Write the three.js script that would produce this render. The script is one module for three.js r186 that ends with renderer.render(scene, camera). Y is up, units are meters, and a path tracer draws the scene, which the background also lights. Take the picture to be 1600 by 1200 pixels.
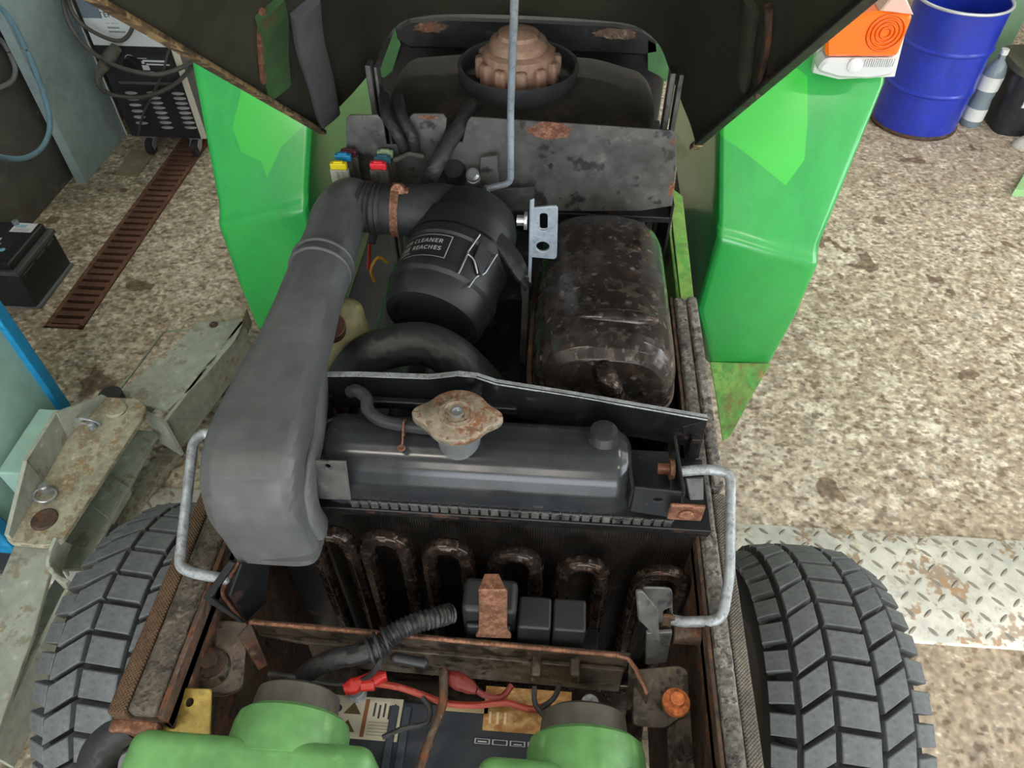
import * as THREE from 'three';
import { RoundedBoxGeometry } from 'three/addons/geometries/RoundedBoxGeometry.js';
import { mergeGeometries, toCreasedNormals } from 'three/addons/utils/BufferGeometryUtils.js';
import { RectAreaLightUniformsLib } from 'three/addons/lights/RectAreaLightUniformsLib.js';

// ---------------------------------------------------------------- camera, light, exposure
const scene = new THREE.Scene();
const EYE = 1.65, FOCAL = 1150, PITCH = 47.6 * Math.PI / 180, YAW = 4.16 * Math.PI / 180;
const camera = new THREE.PerspectiveCamera(2 * Math.atan(600 / FOCAL) * 180 / Math.PI, 4 / 3, 0.02, 60);
camera.position.set(0, EYE, 0);
camera.rotation.order = 'YXZ';
camera.rotation.set(-PITCH, YAW, 0);
const renderer = new THREE.WebGLRenderer();
renderer.toneMapping = THREE.LinearToneMapping;
renderer.toneMappingExposure = 1.25;
renderer.shadowMap.enabled = true;
RectAreaLightUniformsLib.init();
scene.background = new THREE.Color(0.90, 0.95, 1.0);          // overcast daylight outside the open workshop door
scene.backgroundIntensity = 6;
const LAMP_POWER = 29;
const LAMPS = [[-0.75, 3.3], [0.75, 3.3], [2.4, 0.6], [2.7, -1.6], [-1.1, 0.5], [-0.2, -4.3]];   // ceiling lamps, x and z

// ---------------------------------------------------------------- helpers
const V = (x, y, z) => new THREE.Vector3(x, y, z);
function ray(u, v) {
  const a = u - 800, b = 600 - v, s = Math.sin(PITCH), c = Math.cos(PITCH), F = b * s + FOCAL * c, D = FOCAL * s - b * c;
  return V(a * Math.cos(YAW) - F * Math.sin(YAW), -D, -(a * Math.sin(YAW) + F * Math.cos(YAW)));
}
const PY = (u, v, y) => { const r = ray(u, v); return r.multiplyScalar((y - EYE) / r.y).add(V(0, EYE, 0)); };
const PZ = (u, v, z) => { const r = ray(u, v); return r.multiplyScalar(z / r.z).add(V(0, EYE, 0)); };
const PX = (u, v, x) => { const r = ray(u, v); return r.multiplyScalar(x / r.x).add(V(0, EYE, 0)); };
let seed = 7;
const rnd = () => { seed = (seed * 1664525 + 1013904223) >>> 0; return seed / 4294967296; };

function boxUV(g) {                                           // texture coordinates in metres, by the way each face points
  if (g.userData.done) return g;
  if (g.index) g = g.toNonIndexed();
  const p = g.attributes.position, uv = new Float32Array(p.count * 2), a = V(), b = V(), c = V(), n = V();
  for (let i = 0; i < p.count; i += 3) {
    a.fromBufferAttribute(p, i); b.fromBufferAttribute(p, i + 1); c.fromBufferAttribute(p, i + 2);
    n.copy(b).sub(a).cross(c.clone().sub(a));
    const X = Math.abs(n.x), Y = Math.abs(n.y), Z = Math.abs(n.z);
    [a, b, c].forEach((q, k) => {
      const [s, t] = Y >= X && Y >= Z ? [q.x, q.z] : X >= Z ? [q.z, q.y] : [q.x, q.y];
      uv[(i + k) * 2] = s; uv[(i + k) * 2 + 1] = t;
    });
  }
  g.setAttribute('uv', new THREE.BufferAttribute(uv, 2));
  g.userData.done = true;
  return g;
}
function join(list) {
  const gs = list.map((g) => { g = g.index ? g.toNonIndexed() : g; const k = new THREE.BufferGeometry(); k.setAttribute('position', g.attributes.position); k.setAttribute('normal', g.attributes.normal); return k; });
  return mergeGeometries(gs);
}
const taken = new Map();
function numbered(name) { const k = taken.get(name) ?? 0; taken.set(name, k + 1); return k ? name + '_' + String(k).padStart(3, '0') : name; }
function mesh(name, g, m, parent, label) {
  if (Array.isArray(g)) g = g.length > 1 ? join(g) : g[0];
  if (!g.userData.keep) g = boxUV(g);
  const o = new THREE.Mesh(g, m);
  o.castShadow = o.receiveShadow = true;
  if (!parent || parent === scene) { o.name = numbered(name); scene.add(o); } else { o.name = name; parent.add(o); }
  if (label) o.userData.label = label;
  return o;
}
function thing(name, label, category, group) {
  const o = new THREE.Group(); o.name = numbered(name); scene.add(o);
  o.userData = { label, category }; if (group) o.userData.group = group;
  return o;
}
function tag(o, label, category, group) { Object.assign(o.userData, { label, category }); if (group) o.userData.group = group; return o; }
function struct(o, label) { o.userData.kind = 'structure'; if (label) o.userData.label = label; return o; }
const bx = (x0, x1, y0, y1, z0, z1, r = 0.002) => {
  const w = x1 - x0, h = y1 - y0, d = z1 - z0, q = Math.min(r, w / 2.01, h / 2.01, d / 2.01);
  return new RoundedBoxGeometry(w, h, d, q > 0.004 ? 3 : 1, q).translate((x0 + x1) / 2, (y0 + y1) / 2, (z0 + z1) / 2);
};
const flip = (g, m) => g.applyMatrix4(m);
// a flat plate with an outline given by points in space, a thickness and bevelled edges; it grows along the outline's normal
function plate(pts, thick, { holes = [], bevel = 0.0008, up } = {}) {
  const o = pts[0].clone(), n = V();
  for (let i = 0; i < pts.length; i++) { const a = pts[i], b = pts[(i + 1) % pts.length]; n.x += (a.y - b.y) * (a.z + b.z); n.y += (a.z - b.z) * (a.x + b.x); n.z += (a.x - b.x) * (a.y + b.y); }
  n.normalize();
  if (up && n.dot(up) < 0) n.negate();
  const X = pts[1].clone().sub(o); X.addScaledVector(n, -X.dot(n)).normalize();
  const Y = n.clone().cross(X);
  const to2 = (p) => { const d = p.clone().sub(o); return new THREE.Vector2(d.dot(X), d.dot(Y)); };
  const s = new THREE.Shape(pts.map(to2));
  for (const h of holes) s.holes.push(new THREE.Path(h.map(to2)));
  const g = new THREE.ExtrudeGeometry(s, { depth: Math.max(thick - 2 * bevel, 1e-4), bevelEnabled: bevel > 0, bevelSize: bevel, bevelThickness: bevel, bevelOffset: -bevel, bevelSegments: 1, curveSegments: 10 });
  g.translate(0, 0, bevel - thick);
  return flip(g, new THREE.Matrix4().makeBasis(X, Y, n).setPosition(o));
}
function ring3(c, r, X, Y, n = 20, ry = r) { const out = []; for (let i = 0; i < n; i++) { const a = i / n * Math.PI * 2; out.push(c.clone().addScaledVector(X, Math.cos(a) * r).addScaledVector(Y, Math.sin(a) * ry)); } return out; }
// rounded polygon in space
function rounded(pts, r, seg = 4) {
  const out = [], n = pts.length;
  for (let i = 0; i < n; i++) {
    const p = pts[i], a = pts[(i + n - 1) % n].clone().sub(p), b = pts[(i + 1) % n].clone().sub(p), rr = Math.min(r, a.length() / 2.2, b.length() / 2.2);
    const s = p.clone().addScaledVector(a.normalize(), rr), e = p.clone().addScaledVector(b.normalize(), rr);
    for (let k = 0; k <= seg; k++) { const t = k / seg; out.push(s.clone().multiplyScalar((1 - t) ** 2).addScaledVector(p, 2 * t * (1 - t)).addScaledVector(e, t * t)); }
  }
  return out;
}
// sweep of super-ellipse sections {p, w, h, n} along a smooth path
function sweep(secs, { steps = 60, rad = 24, up = V(0, 1, 0), caps = true, f, linear = false, tension = 0.5 } = {}) {
  const curve = linear ? null : new THREE.CatmullRomCurve3(secs.map((s) => s.p), false, 'centripetal', tension);
  const N = secs.length - 1, pos = [], idx = [];
  const lerp = (k, t) => { const i = Math.min(Math.floor(t * N), N - 1), q = t * N - i, e = q * q * (3 - 2 * q); return secs[i][k] + (secs[i + 1][k] - secs[i][k]) * (linear ? q : e); };
  const frames = [];
  for (let i = 0; i <= steps; i++) {
    const t = i / steps;
    let p, T;
    if (linear) { const j = Math.min(Math.floor(t * N), N - 1), q = t * N - j; p = secs[j].p.clone().lerp(secs[j + 1].p, q); T = secs[N].p.clone().sub(secs[0].p).normalize(); } else { p = curve.getPoint(t); T = curve.getTangent(t); }
    const S = T.clone().cross(up).normalize(), U = S.clone().cross(T).normalize();
    const k = f ? f(t) : 1, w = lerp('w', t) * k, h = lerp('h', t) * k, n = lerp('n', t);
    frames.push(p);
    for (let j = 0; j < rad; j++) {
      const a = j / rad * Math.PI * 2, ca = Math.cos(a), sa = Math.sin(a);
      const q = p.clone().addScaledVector(S, Math.sign(ca) * Math.abs(ca) ** (2 / n) * w).addScaledVector(U, Math.sign(sa) * Math.abs(sa) ** (2 / n) * h);
      pos.push(q.x, q.y, q.z);
    }
  }
  for (let i = 0; i < steps; i++) for (let j = 0; j < rad; j++) { const a = i * rad + j, b = i * rad + (j + 1) % rad, c = a + rad, d = b + rad; idx.push(a, b, c, b, d, c); }
  if (caps) for (const [i, s] of [[0, 1], [steps, -1]]) { const k = pos.length / 3; pos.push(frames[i].x, frames[i].y, frames[i].z); for (let j = 0; j < rad; j++) { const a = i * rad + j, b = i * rad + (j + 1) % rad; s > 0 ? idx.push(k, b, a) : idx.push(k, a, b); } }
  const g = new THREE.BufferGeometry();
  g.setAttribute('position', new THREE.Float32BufferAttribute(pos, 3)); g.setIndex(idx);
  return toCreasedNormals(g, 0.9);
}
const hose = (pts, r, o = {}) => sweep(pts.map((p) => ({ p, w: r, h: r, n: 2 })), { rad: o.rad ?? 12, steps: o.steps ?? 40, ...o });
// rod bent at corners
function rod(pts, r, bend = 0.012, rad = 10) {
  const path = new THREE.CurvePath();
  let last = pts[0];
  for (let i = 1; i < pts.length - 1; i++) {
    const a = pts[i - 1].clone().sub(pts[i]), b = pts[i + 1].clone().sub(pts[i]), rr = Math.min(bend, a.length() / 2.1, b.length() / 2.1);
    const s = pts[i].clone().addScaledVector(a.normalize(), rr), e = pts[i].clone().addScaledVector(b.normalize(), rr);
    path.add(new THREE.LineCurve3(last, s)); path.add(new THREE.QuadraticBezierCurve3(s, pts[i].clone(), e)); last = e;
  }
  path.add(new THREE.LineCurve3(last, pts[pts.length - 1]));
  const g = new THREE.TubeGeometry(path, Math.max(8, pts.length * 12), r, rad, false);
  const ends = [pts[0], pts[pts.length - 1]].map((p) => new THREE.SphereGeometry(r, rad, 6).translate(p.x, p.y, p.z));
  return join([g, ...ends]);
}
const turnTo = (g, axis, at) => g.applyMatrix4(new THREE.Matrix4().makeRotationFromQuaternion(new THREE.Quaternion().setFromUnitVectors(V(0, 1, 0), axis.clone().normalize()))).translate(at.x, at.y, at.z);
function lathe(profile, seg = 40, crease = 0.6) { return toCreasedNormals(new THREE.LatheGeometry(profile.map(([r, y]) => new THREE.Vector2(Math.max(r, 1e-5), y)), seg), crease); }
const cyl = (r, h, seg = 24, b = 0.001) => lathe([[0, 0], [r - b, 0], [r, b], [r, h - b], [r - b, h], [0, h]], seg);
const hexBolt = (r, h) => join([new THREE.CylinderGeometry(r, r, h, 6).translate(0, h / 2, 0), cyl(r * 1.7, h * 0.3, 18, 0.0004)]);

// ---------------------------------------------------------------- noise and textures
function lat(x, y, s) { let h = Math.imul(x, 374761393) ^ Math.imul(y, 668265263) ^ Math.imul(s, 1442695041); h = Math.imul(h ^ (h >>> 13), 1274126177); return ((h ^ (h >>> 16)) >>> 0) / 4294967296; }
function vn(x, y, px, py, s) {
  const xi = Math.floor(x), yi = Math.floor(y), fx = x - xi, fy = y - yi, u = fx * fx * (3 - 2 * fx), v = fy * fy * (3 - 2 * fy);
  const a = ((xi % px) + px) % px, b = (a + 1) % px, c = ((yi % py) + py) % py, d = (c + 1) % py;
  return (lat(a, c, s) * (1 - u) + lat(b, c, s) * u) * (1 - v) + (lat(a, d, s) * (1 - u) + lat(b, d, s) * u) * v;
}
function fbm(u, v, p, oct, s, py = p) { let r = 0, k = 0.5, t = 0; for (let i = 0; i < oct; i++) { r += k * vn(u * p, v * py, p, py, s + i); t += k; k *= 0.55; p *= 2; py *= 2; } return r / t; }
const sm = (a, b, x) => { const t = Math.min(1, Math.max(0, (x - a) / (b - a))); return t * t * (3 - 2 * t); };
const hex = (h) => [(h >> 16) & 255, (h >> 8) & 255, h & 255];
const mix = (a, b, t) => [a[0] + (b[0] - a[0]) * t, a[1] + (b[1] - a[1]) * t, a[2] + (b[2] - a[2]) * t];
function dataTex(n, fn, S, srgb) {
  const d = new Uint8Array(n * n * 4);
  for (let j = 0; j < n; j++) for (let i = 0; i < n; i++) { const c = fn(i / n, j / n), k = (j * n + i) * 4; d[k] = c[0]; d[k + 1] = c[1]; d[k + 2] = c[2]; d[k + 3] = 255; }
  const t = new THREE.DataTexture(d, n, n); t.wrapS = t.wrapT = THREE.RepeatWrapping; t.magFilter = THREE.LinearFilter; t.minFilter = THREE.LinearFilter;
  if (srgb) t.colorSpace = THREE.SRGBColorSpace; t.repeat.set(1 / S, 1 / S); t.needsUpdate = true; return t;
}
// base colour with mottle and layers of other matter (rust, dust, chipped paint) with outlines of their own
function matter({ c, vary = 0.12, grain = 24, layers = [], S = 0.3, n = 384, rough = 0.5, rvary = 0.15, metal = 0, bump = 0.0004, s = 1, extra = {}, phys = false, packed = false }) {
  const base = hex(c);
  const ls = layers.map((l, i) => ({ col: hex(l.c), p: Math.round((l.p ?? 6) * 1.7), lo: l.lo - 0.035, hi: l.lo + 0.035 + (l.soft ?? 0.05), s: s * 31 + i * 17, a: l.a ?? 1, r: l.r ?? 0.85, oct: l.oct ?? 5 }));
  const R = packed && new Uint8Array(n * n), B = packed && new Uint8Array(n * n);
  const colour = dataTex(n, (u, v) => {
    const f = fbm(u, v, 5, 4, s * 7 + 3), g = fbm(u, v, grain, 3, s * 11 + 5), g2 = fbm(u, v, 48, 2, s * 13 + 9);
    const k = 1 + vary * 2 * ((f - 0.5) * 1.3 + (g - 0.5) * 0.9);
    let col = [base[0] * k, base[1] * k, base[2] * k], r = rough + rvary * (g + f - 1), h = 0.5 + (g - 0.5) * 0.6;
    for (const l of ls) { const m = sm(l.lo, l.hi, fbm(u, v, l.p, l.oct, l.s) * 0.72 + g2 * 0.28) * l.a * (0.55 + 0.9 * Math.max(0, g - 0.25)); col = mix(col, l.col.map((q) => q * (0.75 + 0.5 * g)), m); r += (l.r - r) * m; h += m * 0.25; }
    const i = Math.round(v * n) * n + Math.round(u * n);
    if (packed) R[i] = Math.min(255, Math.max(0, r * 255)), B[i] = Math.min(255, Math.max(0, h * 255));
    return col.map((q) => Math.min(255, Math.max(0, q)));
  }, S, true);
  const M = phys ? THREE.MeshPhysicalMaterial : THREE.MeshStandardMaterial;
  if (!packed) return new M({ map: colour, roughness: rough, metalness: metal, ...(bump ? { bumpMap: grainBump(S), bumpScale: bump } : {}), ...extra });
  const t = dataTex(n, (u, v) => { const i = Math.round(v * n) * n + Math.round(u * n); return [B[i], R[i], 0]; }, S);   // red: relief, green: roughness
  return new M({ map: colour, roughnessMap: t, roughness: 1, metalness: metal, ...(bump ? { bumpMap: t, bumpScale: bump } : {}), ...extra });
}
let grain0;
function grainBump(S) { grain0 ??= dataTex(256, (u, v) => { const q = 255 * fbm(u, v, 20, 4, 333); return [q, q, q]; }, 1); const t = grain0.clone(); t.repeat.set(1 / S, 1 / S); return t; }
const flat = (c, rough = 0.5, metal = 0, extra = {}) => new THREE.MeshStandardMaterial({ color: c, roughness: rough, metalness: metal, ...extra });
function printed(w, h, draw, opt = {}) { const cv = document.createElement('canvas'); cv.width = w; cv.height = h; const x = cv.getContext('2d'); draw(x, w, h); const t = new THREE.CanvasTexture(cv); t.colorSpace = THREE.SRGBColorSpace; return new THREE.MeshStandardMaterial({ map: t, roughness: 0.6, ...opt }); }
function keep(g) { g.userData.keep = true; return g; }

const M = {};
M.black = matter({ packed: true, c: 0x1d1e20, vary: 0.2, layers: [{ c: 0x5d5a54, p: 9, lo: 0.66, a: 0.5 }, { c: 0x53301f, p: 5, lo: 0.70, a: 0.8 }], rough: 0.42, metal: 0.25, s: 1 });
M.blackDusty = matter({ packed: true, c: 0x565553, vary: 0.2, layers: [{ c: 0x77736c, p: 11, lo: 0.62, a: 0.5 }, { c: 0x141416, p: 7, lo: 0.64, a: 0.7, r: 0.4 }], rough: 0.5, metal: 0.2, s: 2 });
M.tank = matter({ packed: true, c: 0x313336, vary: 0.12, layers: [{ c: 0x5a5852, p: 14, lo: 0.72, a: 0.4, r: 0.5 }], rough: 0.22, rvary: 0.08, metal: 0.15, bump: 0.00006, s: 3 });
M.plastic = matter({ c: 0x525354, vary: 0.1, layers: [{ c: 0x5d5c58, p: 7, lo: 0.66, a: 0.35, soft: 0.15 }], rough: 0.5, bump: 0.0001, s: 4 });
M.plasticDark = matter({ c: 0x232425, vary: 0.12, layers: [{ c: 0x3f3f3c, p: 6, lo: 0.64, a: 0.4, soft: 0.15 }], rough: 0.5, bump: 0.0001, s: 5 });
M.rubber = matter({ c: 0x2b2c2e, vary: 0.12, rough: 0.62, bump: 0.0002, s: 6, layers: [{ c: 0x4b4a48, p: 9, lo: 0.64, a: 0.4 }] });
M.tyre = matter({ c: 0x5d6163, vary: 0.16, grain: 40, rough: 0.75, bump: 0.0003, s: 7, layers: [{ c: 0x6e6c66, p: 12, lo: 0.62, a: 0.5 }], S: 0.25 });
M.tyreBase = matter({ c: 0x2b2d2e, vary: 0.16, rough: 0.8, bump: 0.0003, s: 8, S: 0.25 });
M.muffler = matter({ packed: true, c: 0x3b3735, vary: 0.3, layers: [{ c: 0x685c50, p: 10, lo: 0.58, a: 0.6, r: 0.4 }, { c: 0x46301f, p: 7, lo: 0.65, a: 0.6, r: 0.55 }, { c: 0x97928a, p: 22, lo: 0.66, a: 0.8, r: 0.3 }], rough: 0.24, metal: 0.5, bump: 0.00025, s: 9, S: 0.22 });
M.rusty = matter({ packed: true, c: 0x4a3b30, vary: 0.3, layers: [{ c: 0x6e3f24, p: 7, lo: 0.54, a: 0.8 }, { c: 0x7a7064, p: 12, lo: 0.62, a: 0.6 }, { c: 0x1d1814, p: 9, lo: 0.62, a: 0.8 }], rough: 0.7, metal: 0.15, bump: 0.0008, s: 10, S: 0.2 });
M.oily = matter({ packed: true, c: 0x4e443a, vary: 0.3, layers: [{ c: 0x7b6f60, p: 12, lo: 0.60, a: 0.7 }, { c: 0x17130f, p: 8, lo: 0.56, a: 0.8, r: 0.3 }], rough: 0.5, metal: 0.15, bump: 0.001, s: 11, S: 0.18 });
M.cooler = matter({ packed: true, c: 0x352c27, vary: 0.3, layers: [{ c: 0x7d6a58, p: 10, lo: 0.60, a: 0.6, r: 0.5 }, { c: 0x55321f, p: 8, lo: 0.64, a: 0.5, r: 0.5 }], rough: 0.25, metal: 0.55, bump: 0.00006, s: 12, S: 0.12 });
M.rustCap = matter({ packed: true, c: 0x8c8272, vary: 0.2, layers: [{ c: 0x7c4a30, p: 4, lo: 0.50, a: 0.9, soft: 0.12 }, { c: 0x5f3a28, p: 11, lo: 0.60, a: 0.7 }], rough: 0.6, metal: 0.35, bump: 0.0006, s: 13, S: 0.11 });
M.rustClip = matter({ c: 0x86604c, vary: 0.25, layers: [{ c: 0x5b3725, p: 6, lo: 0.52, a: 0.8 }], rough: 0.6, metal: 0.4, s: 14, S: 0.05, n: 128 });
M.rustOrange = matter({ c: 0xb5683c, vary: 0.25, layers: [{ c: 0x8a4a2a, p: 7, lo: 0.56, a: 0.7 }], rough: 0.85, bump: 0.0005, s: 15, S: 0.06, n: 192 });
M.zinc = matter({ c: 0xa9b4bf, vary: 0.08, layers: [{ c: 0x7f8a95, p: 12, lo: 0.6, a: 0.5, r: 0.5 }], rough: 0.42, metal: 0.45, bump: 0.0001, s: 16, S: 0.1, n: 192 });
M.zincRod = matter({ c: 0x9aa0a4, vary: 0.15, layers: [{ c: 0x6d6a66, p: 10, lo: 0.58, a: 0.7, r: 0.7 }], rough: 0.5, metal: 0.4, bump: 0.0003, s: 17, S: 0.08, n: 192 });
M.zincYellow = matter({ c: 0xa59246, vary: 0.15, layers: [{ c: 0x8a6230, p: 5, lo: 0.56, a: 0.6 }], rough: 0.5, metal: 0.3, s: 18, S: 0.1, n: 192 });
M.foam = matter({ packed: true, c: 0x6f6b66, vary: 0.35, grain: 36, layers: [{ c: 0x9d9891, p: 10, lo: 0.60, a: 0.7 }, { c: 0x2d2a28, p: 7, lo: 0.60, a: 0.8 }], rough: 0.9, bump: 0.003, s: 19, S: 0.12 });
M.foamOil = matter({ packed: true, c: 0x4c453c, vary: 0.3, grain: 36, layers: [{ c: 0x756a5c, p: 10, lo: 0.60, a: 0.6 }, { c: 0x231e1a, p: 7, lo: 0.58, a: 0.8 }], rough: 0.85, bump: 0.003, s: 20, S: 0.12 });
M.gauze = matter({ c: 0x6b655c, vary: 0.15, rough: 0.8, s: 21, S: 0.1, bump: 0 });
M.gauze.bumpMap = dataTex(128, (u, v) => { const q = 255 * (0.5 + 0.5 * Math.sin(u * Math.PI * 2 * 16) * Math.sin(v * Math.PI * 2 * 16)); return [q, q, q]; }, 0.05); M.gauze.bumpScale = 0.0015;
M.gauzeRust = M.gauze.clone(); M.gauzeRust.color = new THREE.Color(0xd0a880);
M.hoodIn = matter({ c: 0x36352a, vary: 0.12, layers: [{ c: 0x23221e, p: 4, lo: 0.54, a: 0.6, soft: 0.1 }], rough: 0.62, bump: 0.0002, s: 22, S: 0.6 });
M.hoodGreen = matter({ c: 0x3d5a38, vary: 0.15, layers: [{ c: 0x6b4630, p: 4, lo: 0.60, a: 0.9 }], rough: 0.5, s: 23, S: 0.4 });
M.hem = matter({ c: 0x8a7350, vary: 0.25, layers: [{ c: 0x4a3726, p: 8, lo: 0.50, a: 0.8 }, { c: 0x241d17, p: 6, lo: 0.56, a: 0.8 }], rough: 0.8, s: 24, S: 0.25 });
M.greenPaint = matter({ c: 0x35a04a, vary: 0.06, rough: 0.3, rvary: 0.08, bump: 0.0001, s: 25, S: 0.4, phys: true, extra: { clearcoat: 0.4, clearcoatRoughness: 0.25 } });
M.greenLamp = matter({ c: 0x64985a, vary: 0.1, layers: [{ c: 0x86ab70, p: 8, lo: 0.6, a: 0.5, soft: 0.12 }], rough: 0.42, bump: 0.0002, s: 26, S: 0.25 });
M.greenWorn = matter({ c: 0x77a14d, vary: 0.15, layers: [{ c: 0x4b9a48, p: 5, lo: 0.52, a: 0.8, soft: 0.1 }, { c: 0x8d6f47, p: 6, lo: 0.60, a: 0.9 }], rough: 0.5, s: 27, S: 0.25 });
M.dashGreen = matter({ c: 0x3c6a3c, vary: 0.12, rough: 0.5, s: 28 });
M.capPlastic = matter({ c: 0x9b7a66, vary: 0.12, layers: [{ c: 0x85745c, p: 4, lo: 0.52, a: 0.8, soft: 0.12 }], rough: 0.75, bump: 0.0005, s: 29, S: 0.15 });
M.tankDirty = matter({ c: 0x2a2722, vary: 0.2, layers: [{ c: 0x3f372a, p: 4, lo: 0.54, a: 0.8, soft: 0.12 }], rough: 0.7, s: 30, S: 0.35 });
M.greyPlastic = matter({ c: 0x55524b, vary: 0.12, rough: 0.6, s: 31, S: 0.15 });
M.bottle = matter({ c: 0x8a855f, vary: 0.15, layers: [{ c: 0x6a684c, p: 4, lo: 0.55, a: 0.6, soft: 0.15 }], rough: 0.5, bump: 0.0001, s: 32, S: 0.2 });
M.lift = matter({ c: 0x9ba092, vary: 0.1, layers: [{ c: 0x7d6e55, p: 7, lo: 0.62, a: 0.7 }, { c: 0xb9bcae, p: 9, lo: 0.64, a: 0.5 }], rough: 0.6, s: 33, S: 0.4 });
M.liftDirty = matter({ c: 0x9d9a86, vary: 0.15, layers: [{ c: 0x80684a, p: 6, lo: 0.54, a: 0.8 }, { c: 0xb7b4a2, p: 11, lo: 0.60, a: 0.7 }], rough: 0.6, s: 34, S: 0.25 });
M.mint = matter({ c: 0x9bbdb0, vary: 0.05, rough: 0.5, s: 35, S: 0.6, layers: [{ c: 0x7f9d94, p: 12, lo: 0.70, a: 0.6 }] });
M.blue = matter({ c: 0x1a86b8, vary: 0.1, rough: 0.5, s: 36, S: 0.4, layers: [{ c: 0x3fa6cf, p: 9, lo: 0.64, a: 0.5 }] });
M.drain = matter({ c: 0x6b4a3a, vary: 0.2, layers: [{ c: 0x8a6a56, p: 9, lo: 0.58, a: 0.6 }], rough: 0.85, s: 37, S: 0.3 });
M.barrel = matter({ c: 0x1f35ad, vary: 0.08, layers: [{ c: 0x4a63c8, p: 16, lo: 0.70, a: 0.5 }], rough: 0.32, bump: 0.0001, s: 38, S: 0.5, phys: true, extra: { clearcoat: 0.3, clearcoatRoughness: 0.2 } });
M.treadPlate = matter({ c: 0xd2d1c6, vary: 0.10, layers: [{ c: 0x9a7a5c, p: 5, lo: 0.60, a: 0.95, soft: 0.025 }, { c: 0xa79a72, p: 4, lo: 0.60, a: 0.5, soft: 0.1 }, { c: 0xa39d90, p: 12, lo: 0.64, a: 0.5 }], rough: 0.5, metal: 0.15, bump: 0.0005, s: 39, S: 0.5, n: 512 });
M.panel = matter({ c: 0x9fb2b2, vary: 0.07, layers: [{ c: 0x7e9295, p: 6, lo: 0.64, a: 0.5, soft: 0.12 }], rough: 0.5, s: 40, S: 0.6 });
M.wallDark = matter({ c: 0x56544f, vary: 0.12, layers: [{ c: 0x6d6a64, p: 6, lo: 0.60, a: 0.5, soft: 0.1 }, { c: 0x8a8780, p: 14, lo: 0.70, a: 0.5 }], rough: 0.8, s: 41, S: 1.2, n: 512 });
M.wallLight = matter({ c: 0xb9bcb6, vary: 0.05, rough: 0.85, s: 42, S: 1.5 });
M.casing = matter({ c: 0x26282b, vary: 0.15, layers: [{ c: 0x4a4c50, p: 10, lo: 0.64, a: 0.5 }], rough: 0.4, bump: 0.0002, s: 43, S: 0.3 });
M.treadWorn = matter({ c: 0x9d978a, vary: 0.15, rough: 0.5, metal: 0.2, s: 60, S: 0.1, n: 128 });
M.steel = flat(0xb9bcc0, 0.3, 0.8); M.dark = flat(0x0c0c0d, 0.7); M.white = flat(0xd8d9d4, 0.6);
M.fins = matter({ c: 0x26211d, vary: 0.25, layers: [{ c: 0x4a3f33, p: 6, lo: 0.58, a: 0.6 }], rough: 0.6, s: 44, S: 0.2, bump: 0 });
M.fins.bumpMap = dataTex(128, (u) => { const q = 127 + 127 * Math.sin(u * Math.PI * 2 * 16); return [q, q, q]; }, 0.04); M.fins.bumpScale = 0.002;

// ---------------------------------------------------------------- floor, walls, ceiling
{
  const n = 2048, S = 5, brown = hex(0x927e69), cream = hex(0xc4b8a2), dark = hex(0x63503f), pale = hex(0xd6ccb9), olive = hex(0x85765c);
  // u runs with x, v with z; one tile covers the whole floor in view (x -2.3..2.7, z -4.6..0.4)
  const F = (u, v) => {
    const x = u * S - 2.3, z = v * S - 4.6;
    const worn = fbm(u, v, 7, 4, 900), flake = fbm(u, v, 340, 3, 910, 470), fine = fbm(u, v, 420, 2, 920), chip = fbm(u, v, 60, 3, 930), spot = fbm(u, v, 44, 4, 940);
    let wear = (worn - 0.5) * 0.5 + (chip - 0.5) * 0.35;
    wear += 0.34 * sm(-1.20, -1.04, z + (worn - 0.5) * 0.2) * sm(-1.2, -0.9, x);
    wear += 0.16 * sm(-1.45, -1.8, x + (chip - 0.5) * 0.3) + 0.26 * sm(-2.2, -3.2, z + (worn - 0.5)) * sm(0.2, 1.1, x) + 0.20 * sm(-2.1, -2.7, z) * sm(-0.9, -1.5, x);
    let c = mix(cream, pale, sm(0.40, 0.66, fbm(u, v, 120, 2, 935)));
    const bare = sm(0.47, 0.62, flake + wear * 0.75);
    c = mix(c, mix(brown, olive, sm(-1.2, -1.7, x)), bare * 0.56);
    c = mix(c, dark, sm(0.715, 0.74, spot) * 0.7);
    c = mix(c, dark, sm(0.66, 0.74, fbm(u, v, 300, 2, 950, 400)) * 0.5);
    const k = 0.76 + 0.48 * fine;
    return c.map((q) => Math.min(255, q * k));
  };
  const map = dataTex(n, F, S, true);
  const bump = dataTex(512, (u, v) => { const q = 255 * fbm(u, v, 60, 4, 960); return [q, q, q]; }, 1.2);
  const mf = new THREE.MeshStandardMaterial({ map, bumpMap: bump, bumpScale: 0.004, roughness: 0.82 });
  map.offset.set(2.3 / S, 4.6 / S); 
  // floor slab with a channel cut out for the drain
  const s = new THREE.Shape([[-1.99, 5.2], [4, 5.2], [4, -5.2], [-1.99, -5.2]].map(([x, z]) => new THREE.Vector2(x, -z)));
  s.holes.push(new THREE.Path([[-1.655, -1.64], [-1.52, -1.64], [-1.52, -4.6], [-1.655, -4.6]].map(([x, z]) => new THREE.Vector2(x, -z))));
  const g = new THREE.ExtrudeGeometry(s, { depth: 0.12, bevelEnabled: false }).rotateX(-Math.PI / 2).translate(0, -0.12, 0);
  struct(mesh('floor', g, mf), 'worn cream painted concrete workshop floor with brown bare patches');
  const ch = [bx(-1.70, -1.48, -0.14, -0.10, -4.65, -1.60)];
  mesh('drain_channel', ch, flat(0x7b7264, 0.9), scene.getObjectByName('floor'));
}
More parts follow.
